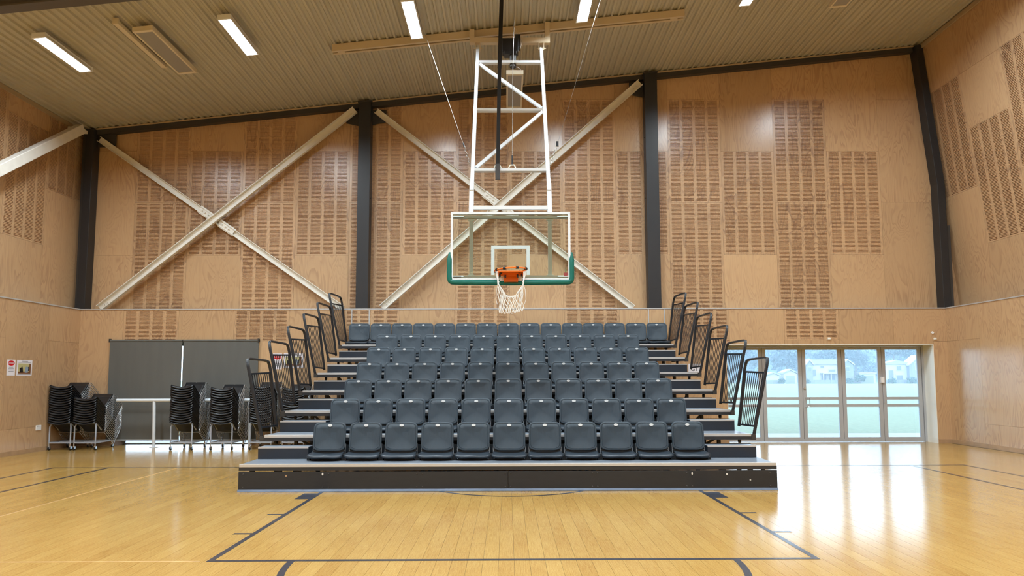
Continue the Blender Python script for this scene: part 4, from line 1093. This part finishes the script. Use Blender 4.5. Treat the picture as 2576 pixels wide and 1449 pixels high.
def make_seat():
    r = empty('stadium_seat')
    o = link('backrest', MEB, r, (0, 0.02, 0.300))
    pl_ = link('number_plate', PLT, o, (0, 0.028, 0.152)); pl_['label'] = 'white oval number plate'
    link('seat_pan', MEP, r, (0, -0.03, -0.01))
    for s in (-1, 1):
        b_ = link('bracket', MEBR, r, (s * 0.222, 0.005, 0.062)); b_.scale = (-s, 1, 1)
        link('pivot_block', piv, r, (s * 0.233, -0.08, 0))
    link('mount', MEM, r)
    return r
first = make_seat(); used = False
rows = ['front', 'second', 'third', 'fourth', 'fifth', 'sixth', 'top']
for k in range(7):
    n = 15 if k == 6 else 11
    pitch_ = 0.4635 if k == 6 else 0.4955
    xm = -0.030 - 0.003 * (k if k < 6 else 0)
    for i in range(n):
        o = first if not used else copy_tree(first); used = True
        o.location = (xm + (i - (n - 1) / 2) * pitch_ + random.uniform(-.003, .003), Y0B + k * DY + (0.595 if k < 6 else 0.58), Z0B + k * DZB)
        side = 'left'
        o['label'] = 'dark grey plastic bleacher seat, %s from the left in the %s row' % (ORD[i], rows[k])
        o['category'] = 'seat'; o['group'] = 'bleacher seats in the %s row' % rows[k]

# ------------------------------------------------------------------ stacked chairs on dollies
def shell_mesh():
    prof_ = [(-0.075, -0.035), (-0.05, 0.0), (0.0, -0.012), (0.10, -0.085), (0.20, -0.160), (0.27, -0.212), (0.305, -0.222), (0.335, -0.195), (0.42, -0.105), (0.51, -0.015), (0.585, 0.058)]
    NU_ = 10; vs = []; w = 0.455
    P = len(prof_)
    for t in (0, 1):
        for j, (y, z) in enumerate(prof_):
            for i in range(NU_ + 1):
                u = -1 + 2 * i / NU_
                hwid = w / 2 * (0.98 if j < 6 else 0.93 - 0.05 * (j - 6) / 4)
                if j <= 6: dz = 0.045 * abs(u) ** 1.6 - 0.03 if j < 5 else 0.02 * u * u - 0.01; dy = 0.0
                else: dz = 0.0; dy = -0.03 * u * u
                if j <= 1 and abs(u) > .95: dz += 0.004
                vs.append((u * hwid, y + dy + (0.006 if t and j > 6 else 0), z + dz - (0.011 if t else 0)))
    W_ = NU_ + 1; O = W_ * P; fs = []
    for j in range(P - 1):
        for i in range(NU_):
            a = j * W_ + i; fs.append((a, a + 1, a + W_ + 1, a + W_)); fs.append((O + a + W_, O + a + W_ + 1, O + a + 1, O + a))
    for i in range(NU_): fs.append((i + 1, i, O + i, O + i + 1)); a = (P - 1) * W_ + i; fs.append((a, a + 1, O + a + 1, O + a))
    for j in range(P - 1): a = j * W_; fs.append((a, a + W_, O + a + W_, O + a)); a = j * W_ + NU_; fs.append((a + W_, a, O + a, O + a + W_))
    return MB().add(vs, fs).mesh('seat_shell', M['shell'], True)
def cframe_mesh():
    mb = MB()
    for s in (-1, 1):
        x = s * 0.215
        xo = s * 0.245
        loop = [(x, 0.29, -0.25), (x, 0.31, -0.215), (x, 0.575, 0.045), (x, 0.60, 0.05), (xo, 0.84, -0.16), (xo, 0.855, -0.19), (xo, 0.84, -0.22), (xo, 0.61, -0.50), (xo, 0.59, -0.515), (xo, 0.57, -0.50)]
        mb.tube(loop, 0.0062, 6, closed=True)
    mb.cyl((-0.215, 0.58, 0.045), (0.215, 0.58, 0.045), 0.007, 6); mb.cyl((-0.215, 0.30, -0.245), (0.215, 0.30, -0.245), 0.007, 6)
    return mb.mesh('leg_frame', M['chrome'], True)
ME_S, ME_F = shell_mesh(), cframe_mesh()
def dolly(x, y, label):
    r = empty('chair_dolly', (x, y, 0)); tag(r, label, 'trolley', 'chair dollies')
    w = 0.215; f = M['dolly']
    h = MB().tube([(-w, 0, 0.13), (-w, 0, 0.47), (-w + 0.02, 0.02, 0.525), (-w + 0.03, 0.06, 0.53), (-w + 0.03, 0.12, 0.50), (-w + 0.03, 0.24, 0.39)], 0.014, 8)
    h.tube([(w, 0, 0.13), (w, 0, 0.47), (w - 0.02, 0.02, 0.525), (w - 0.03, 0.06, 0.53), (w - 0.03, 0.12, 0.50), (w - 0.03, 0.24, 0.39)], 0.014, 8)
    h.cyl((-w + .01, 0.03, 0.535), (w - .01, 0.03, 0.535), 0.012, 8); autosmooth(h.build('hoop', f, r))
    b_ = MB(); b_.box(-w, w, -0.015, 0.015, 0.14, 0.165)
    for s in (-1, 1): b_.box(s * w - 0.014, s * w + 0.014, 0.0, 0.62, 0.14, 0.165)
    b_.box(-w, w, 0.60, 0.63, 0.14, 0.165); b_.box(-w, w, 0.3, 0.325, 0.14, 0.165); b_.build('base_frame', f, r)
    for sx in (-1, 1):
        for yy in (0, 0.60):
            c = MB().cyl((sx * w, yy, 0.075), (sx * w, yy, 0.145), 0.012, 8); c.box(sx * w - 0.018, sx * w + 0.018, yy - 0.012, yy + 0.03, 0.03, 0.08); fk = c.build('castor_fork', M['chrome'], r)
            MB().cyl((sx * w - 0.014, yy + 0.012, 0.037), (sx * w + 0.014, yy + 0.012, 0.037), 0.0368, 14).build('castor', M['castor'], r)
    return r
STK = [(-9.175, 14.09, 16, 'tall stack in the left corner'), (-8.66, 14.08, 11, 'short stack beside the left corner stack'), (-6.68, 14.03, 16, 'left stack in front of the right blind'),
       (-5.86, 14.01, 15, 'right stack in front of the right blind'), (-5.08, 14.05, 16, 'stack behind the left guard rails'), (-4.42, 14.05, 15, 'half hidden stack behind the bleacher')]
used = False
for si, (x, y, n, where) in enumerate(STK):
    dolly(x, y, 'grey tubular dolly on castors under the ' + where)
    for i in range(n):
        if not used:
            c0 = empty('stacking_chair'); link('seat_shell', ME_S, c0); q = link('leg_frame', ME_F, c0); q['label'] = 'chrome tube frame'; o = c0; used = True
        else: o = copy_tree(c0)
        o.location = (x + random.uniform(-.006, .006), y + 0.01 + random.uniform(-.006, .006), 0.585 + 0.0485 * i)
        pos = 'topmost' if i == n - 1 else ('%s from the top' % ORD[n - 1 - i])
        o['label'] = 'black stacked chair, %s, %s' % (pos, where)
        o['category'] = 'chair'; o['group'] = 'chairs in the ' + where

# ------------------------------------------------------------------ signs, sockets
def sign_group(name, label, cat, loc): 
    r = empty(name, loc); tag(r, label, cat); return r
def text(body, size, mat_, parent, loc, rot, name='lettering'):
    cu = bpy.data.curves.new(name, 'FONT'); cu.body = body; cu.size = size; cu.align_x = 'CENTER'; cu.align_y = 'CENTER'; cu.extrude = 0.0004
    cu.materials.append(mat_); tmp = bpy.data.objects.new('tmp', cu); COL.objects.link(tmp); bpy.context.view_layer.update(); me = bpy.data.meshes.new_from_object(tmp.evaluated_get(bpy.context.evaluated_depsgraph_get())); bpy.data.objects.remove(tmp)
    me.materials.clear(); me.materials.append(mat_); o = bpy.data.objects.new(name, me); COL.objects.link(o); o.parent = parent; o.location = loc; o.rotation_euler = rot; return o
def danger(r, M4, w, h):
    r.matrix_world = M4      # local x right, z up, facing -y
    MB().box(-w / 2, w / 2, -0.002, 0, -h / 2, h / 2).build('sheet', M['paper'], r)
    MB().ellipse((0, -0.0035, h * 0.28), w * 0.42, h * 0.16, 0.0012, 28).build('red_oval', M['red'], r)
    text('DANGER', w * 0.19, M['paper'], r, (0, -0.0042, h * 0.28), (PI / 2, 0, 0))
    for i, (ww, zz) in enumerate(((0.5, 0.03), (0.72, -0.02), (0.66, -0.07), (0.74, -0.14), (0.7, -0.22), (0.5, -0.26))):
        MB().box(-w * ww / 2, w * ww / 2, -0.003, -0.002, h * zz - (0.005 if i == 3 else 0.0025), h * zz + (0.004 if i == 3 else 0.002)).build('text_line', M['ink'], r)
def poster(r, M4, w, h):
    r.matrix_world = M4
    MB().box(-w / 2, w / 2, -0.002, 0, -h / 2, h / 2).build('sheet', M['paper'], r)
    MB().box(-w * .2, w * .2, -0.003, -.002, h * .41, h * .435).build('text_line', M['ink'], r)
    MB().box(-w * .43, w * .43, -0.003, -.002, h * .33, h * .345).build('text_line', M['ink'], r)
    MB().box(-w * .43, w * .43, -0.003, -.002, -h * .44, -h * .42).build('text_line', M['ink'], r)
    MB().box(-w * .41, w * .41, -0.003, -.002, -h * .37, h * .28).build('photo', M['yellowish'], r)
    MB().box(-w * .41, w * .41, -0.0035, -.003, -h * .37, -h * .24).build('photo_floor', M['photobrown'], r)
    MB().box(w * .31, w * .41, -0.004, -.003, -h * .3, h * .28).build('photo_door', M['photobrown'], r)
    MB().prism([(-w * .3, -h * .3), (-w * .08, -h * .3), (-w * .12, -h * .02), (-w * .17, h * .12), (-w * .22, h * .02), (-w * .33, 0)], 'y', -0.0045, -0.0035).build('photo_chairs', M['black'], r)
    MB().prism([(w * .02, -h * .31), (w * .22, -h * .31), (w * .25, h * .02), (w * .12, h * .1), (w * .05, h * .02)], 'y', -0.0045, -0.0035).build('photo_chairs', M['photoblue'], r)
    MB().box(w * .22, w * .3, -0.004, -.003, -h * .2, h * .07).build('photo_dark', M['black'], r)
RL = lambda y, z: Matrix.Translation((XL + 0.001, y, z)) @ Matrix.Rotation(PI / 2, 4, 'Z')
RBk = lambda x, z: Matrix.Translation((x, YL - 0.001, z))
danger(sign_group('danger_notice', 'white notice with a red DANGER oval on the left wall', 'sign', (0, 0, 0)), RL(12.985, 1.665), 0.215, 0.30)
poster(sign_group('photo_notice', 'white notice with a photo of stacked chairs on the left wall', 'poster', (0, 0, 0)), RL(13.345, 1.665), 0.42, 0.30)
danger(sign_group('danger_notice', 'white notice with a red DANGER oval on the back wall behind the left rails', 'sign', (0, 0, 0)), RBk(-5.10, 1.82), 0.20, 0.345)
poster(sign_group('photo_notice', 'white photo notice on the back wall behind the left rails', 'poster', (0, 0, 0)), RBk(-4.745, 1.84), 0.43, 0.31)
r = sign_group('wall_notice', 'small white notice marked G1 behind the right guard rails', 'sign', (0, 0, 0)); r.matrix_world = RBk(4.06, 1.63)
MB().box(-0.13, 0.15, -0.002, 0, -0.13, 0.12).build('sheet', M['paper'], r); text('G1', 0.13, M['ink'], r, (0.0, -0.003, 0.0), (PI / 2, 0, 0))
MB().box(-0.08, 0.08, -0.003, -0.002, -0.10, -0.085).build('text_line', M['ink'], r)
r = sign_group('wall_socket', 'white power socket low on the left wall', 'socket', (0, 0, 0)); r.matrix_world = RL(13.83, 0.475)
o = MB().box(-0.075, 0.075, -0.012, 0, -0.05, 0.05).build('plate', M['white'], r); bevel(o, 0.003)
for s in (-1, 1): MB().box(s * 0.035 - 0.008, s * 0.035 + 0.008, -0.016, -0.012, 0.018, 0.034).build('switch', M['ledge'], r)
r = sign_group('door_sensor', 'tiny white diamond sensor above the right end of the glass doors', 'sensor', (0, 0, 0)); r.matrix_world = RBk(9.36, 2.42)
MB().prism([(-0.035, 0), (0, -0.035), (0.035, 0), (0, 0.035)], 'y', -0.02, 0).build('body', M['white'], r)
for x_, z_, lb2 in ((9.41, 2.29, 'small cream round-cornered sensor at the top right of the door opening'), (7.06, 2.297, 'small cream sensor under the slotted panel above the doors')):
    r = sign_group('door_sensor', lb2, 'sensor', (0, 0, 0)); r.matrix_world = RBk(x_, z_)
    bevel(MB().box(-0.032, 0.032, -0.025, 0, -0.022, 0.022).build('body', M['jamb'], r), 0.008)

# ------------------------------------------------------------------ outdoors
gz = -0.02
hm = bpy.data.materials.new('flare_veil'); hm.use_nodes = True  # scattering volume added to imitate flare washing out the outdoor view
hn = hm.node_tree; hn.nodes.clear(); ho = hn.nodes.new('ShaderNodeOutputMaterial'); hv = hn.nodes.new('ShaderNodeVolumeScatter')
hv.inputs['Color'].default_value = (0.70, 0.86, 1.0, 1); hv.inputs['Density'].default_value = 0.0017; hv.inputs['Anisotropy'].default_value = 0.0
hn.links.new(hv.outputs[0], ho.inputs['Volume']); M['veil'] = hm
o = MB().box(-60, 210, 24, 330, gz + 0.05, 60).build('veil', M['veil']); tag(o, 'added flare haze over the field and the hillside', 'veil', kind='stuff')
o = MB().add([(-300, 15.45, gz), (400, 15.45, gz), (400, 420, gz), (-300, 420, gz)], [(0, 1, 2, 3)]).build('lawn', M['grass']); tag(o, kind='structure')
o = MB().box(-30, 40, 15.45, 17.75, gz - 0.05, gz + 0.02).build('path', M['concrete']); tag(o, kind='structure')
HY = 150.0
def house_part(mb, n, m, r): 
    o = mb.build(n, M[m], r); return o
def gable(mb, x0, x1, y0, y1, z, rise, eave=0.3):
    xm = (x0 + x1) / 2
    return mb.prism([(x0 - eave, z), (xm, z + rise), (x1 + eave, z), (x1 + eave, z + 0.25), (xm, z + rise + 0.28), (x0 - eave, z + 0.25)], 'y', y0 - 0.3, y1 + 0.3)
def garage(x0, x1, label, gab):
    r = empty('garage', (0, 0, 0)); tag(r, label, 'building', 'garages beyond the field')
    b_ = MB().box(x0, x1, HY, HY + 2.5, gz, 2.2)
    if gab: b_.prism([(x0, 2.2), (x1, 2.2), ((x0 + x1) / 2, 2.95)], 'y', HY, HY + 2.5)
    house_part(b_, 'wall', 'housewhite', r)
    if gab: house_part(gable(MB(), x0, x1, HY, HY + 2.5, 2.2, 0.75), 'roof', 'roof', r)
    else: house_part(MB().box(x0 - .15, x1 + .15, HY - .3, HY + 2.5, 2.2, 2.42), 'roof', 'housewhite', r)
    house_part(MB().box(x0 + 0.45, x1 - 0.45, HY - 0.06, HY - 0.01, gz, 1.75), 'garage_door', 'housegrey', r)
    return r
garage(60.75, 63.6, 'white gabled garage with grey door beyond the field, left of the large house', True)
garage(77.5, 81.0, 'flat-roofed white garage beyond the field, between the two houses', False)
# long two-storey house
r = empty('house'); tag(r, 'long white two-storey house beyond the field, seen through the middle doors', 'building', 'houses beyond the field')
x0, x1 = 66.8, 75.2
house_part(MB().box(x0, x1, HY + 1, HY + 4, gz, 4.2), 'wall', 'housewhite', r)
house_part(MB().prism([(x0 - .2, 4.2), (x1 + .2, 4.2), (x1 + .2, 4.45), (x1 - .6, 5.35), (x0 + .6, 5.35), (x0 - .2, 4.45)], 'y', HY + 0.7, HY + 4.2), 'roof', 'roof', r)
for xa, xb in ((x0 - 1.0, x0 + 0.4), (x1 - 1.6, x1 + 1.0)):
    xm = (xa + xb) / 2
    house_part(MB().prism([(xa, gz), (xb, gz), (xb, 4.0), (xm, 5.1), (xa, 4.0)], 'y', HY, HY + 2.8), 'gable_wing', 'housegrey', r)
    house_part(gable(MB(), xa, xb, HY, HY + 2.8, 4.0, 1.1, 0.25), 'gable_roof', 'housewhite', r)
    f = house_part(MB().box(xm - 0.45, xm + 0.45, HY - 0.08, HY, 2.6, 3.7), 'window_frame', 'housewhite', r)
    house_part(MB().box(xm - 0.38, xm + 0.38, HY - 0.12, HY - 0.081, 2.7, 3.6), 'pane', 'hwin', f)
for xa, xb, za, zb3 in ((67.5, 68.3, 1.7, 3.1), (69.4, 70.1, 3.5, 3.9), (69.6, 70.5, 0.1, 2.0), (71.2, 72.4, 0.1, 2.0), (71.2, 72.6, 2.5, 3.1)):
    f = house_part(MB().box(xa - .12, xb + .12, HY + 0.92, HY + 1, za - .12, zb3 + .12), 'window_frame', 'housewhite', r)
    house_part(MB().box(xa, xb, HY + 0.85, HY + 0.919, za, zb3), 'pane', 'hwin', f)
house_part(MB().box(69.2, 73.0, HY - 0.6, HY + 1, 2.2, 2.38), 'porch_roof', 'housewhite', r)
for xx in (69.3, 71.0, 72.9): house_part(MB().box(xx - .08, xx + .08, HY - .55, HY - .4, gz, 2.2), 'porch_post', 'housewhite', r)
# right house
r = empty('house'); tag(r, 'white house with a steep gable beyond the field, seen through the rightmost door', 'building', 'houses beyond the field')
house_part(MB().box(83.9, 88.8, HY + 1, HY + 4, gz, 4.2), 'wall', 'housewhite', r)
house_part(MB().prism([(83.6, 4.2), (88.8, 4.2), (88.8, 4.6), (86.5, 5.1), (83.6, 4.45)], 'y', HY + .8, HY + 4), 'roof', 'roof', r)
house_part(MB().prism([(88.6, gz), (93.2, gz), (93.2, 3.9), (90.9, 6.0), (88.6, 3.9)], 'y', HY, HY + 2.8), 'gable_wing', 'housegrey', r)
house_part(gable(MB(), 88.6, 93.2, HY, HY + 2.8, 3.9, 2.1, 0.25), 'gable_roof', 'housewhite', r)
for xa, xb, za, zb3 in ((84.6, 85.5, 1.2, 2.9), (86.4, 87.3, 2.9, 3.8), (86.2, 87.6, 0.2, 1.8), (89.9, 91.9, 3.0, 4.5), (90.6, 91.6, 0.9, 1.9)):
    yy = HY - 0.08 if xa > 89 else HY + 0.92
    f = house_part(MB().box(xa - .12, xb + .12, yy, yy + .08, za - .12, zb3 + .12), 'window_frame', 'housewhite', r)
    house_part(MB().box(xa, xb, yy - .07, yy - 0.001, za, zb3), 'pane', 'hwin', f)
# shed at the left
r = empty('shed'); tag(r, 'pale shed with a low rounded roof beyond the field at the left of the doors', 'building')
house_part(MB().prism([(57.0, gz), (59.7, gz), (59.7, 1.7), (58.35, 2.3), (57.0, 1.7)], 'y', HY, HY + 2), 'wall', 'housewhite', r)
house_part(gable(MB(), 57.0, 59.7, HY, HY + 2, 1.7, 0.6), 'roof', 'roof', r)

rnd = random.Random(3)
def blob_crown(mb, c, r, n, q, flat=0.85):
    """crown of many small leaf clusters"""
    for i in range(n):
        a, b_ = rnd.uniform(0, 2 * PI), math.acos(rnd.uniform(-0.6, 1)); rr = r * rnd.uniform(0.55, 1.0)
        p = Vector((c[0] + rr * math.sin(b_) * math.cos(a), c[1] + rr * math.sin(b_) * math.sin(a) * 0.7, c[2] + rr * math.cos(b_) * flat))
        s = r * q * rnd.uniform(0.6, 1.3)
        d = [Vector((rnd.uniform(-1, 1), rnd.uniform(-1, 1), rnd.uniform(-1, 1))).normalized() * s for _ in range(4)]
        mb.add([p + x for x in d] + [p - d[0]], [(0, 1, 2), (0, 2, 3), (1, 3, 4), (2, 4, 1)])
    return mb
def tree(x, y, h, r, label, foliage='foliage', group='trees on the hill beyond the houses', cat='tree', name='tree', n=700, q=0.10):
    t = empty(name, (x, y, gz)); tag(t, label, cat, group)
    MB().tube([(0, 0, 0), (0.1, 0, h * 0.35), (0, 0, h * 0.7)], [0.3, 0.22, 0.1] if cat == 'tree' else [0.06, 0.05, 0.03], 7).build('trunk', M['bark'], t)
    blob_crown(MB(), (0, 0, h - r * 0.8 if cat == 'tree' else h * 0.35), r, n, q).build('crown', M[foliage], t)
    return t
for i in range(10):
    x = 50 + i * 5.6 + rnd.uniform(-.6, .6)
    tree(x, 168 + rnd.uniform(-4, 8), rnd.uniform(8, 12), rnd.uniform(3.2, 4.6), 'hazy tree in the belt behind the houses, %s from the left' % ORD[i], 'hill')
for i, (x, h, r_) in enumerate(((59.3, 1.7, 0.8), (76.3, 3.0, 1.1), (74.0, 1.5, 0.8), (83.2, 1.4, 0.9), (87.6, 1.4, 1.1), (89.8, 1.2, 1.0), (64.9, 1.2, 0.7))):
    tree(x, HY - 2.5, h, r_, ('low garden shrub ' + ('left of the gabled garage', 'just left of the flat-roofed garage', 'at the right end of the long house', 'at the left foot of the steep-gabled house', 'below the steep gable', 'right of the steep gable', 'at the left end of the long house')[i]), 'foliage', 'shrubs before the houses', 'shrub', 'garden_shrub', 160, 0.25)
# hill behind
vs = []; NX, NYH = 60, 10
for j in range(NYH + 1):
    for i in range(NX + 1):
        x = -60 + 260 * i / NX; y = 185 + 14 * j
        zz = gz + (j / NYH) ** 0.8 * (34 + 9 * math.sin(x * 0.045) + 6 * math.sin(x * 0.11 + 1)) + (2.0 * math.sin(x * .5 + j) if j else 0)
        vs.append((x, y, zz))
o = MB().add(vs, [(j * (NX + 1) + i, j * (NX + 1) + i + 1, (j + 1) * (NX + 1) + i + 1, (j + 1) * (NX + 1) + i) for j in range(NYH) for i in range(NX)]).build('hillside', M['hill'], smooth=True)
tag(o, kind='structure')
hb = MB()
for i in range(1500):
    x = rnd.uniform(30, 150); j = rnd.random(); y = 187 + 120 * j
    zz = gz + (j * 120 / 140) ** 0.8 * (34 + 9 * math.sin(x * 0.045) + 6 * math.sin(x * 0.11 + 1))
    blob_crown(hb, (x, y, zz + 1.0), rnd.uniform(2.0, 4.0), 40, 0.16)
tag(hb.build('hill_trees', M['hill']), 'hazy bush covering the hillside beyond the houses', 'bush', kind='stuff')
fn = empty('boundary_fence', (0, 0, 0)); tag(fn, 'low pale fence along the far edge of the field', 'fence')
for i in range(40):
    xx = 52 + i * 1.15
    if 59.5 < xx < 64 or 76.3 < xx < 81.5: continue
    MB().box(xx, xx + 1.1, HY - 1.3, HY - 1.25, gz, 0.8).build('fence_panel', M['housegrey'], fn)
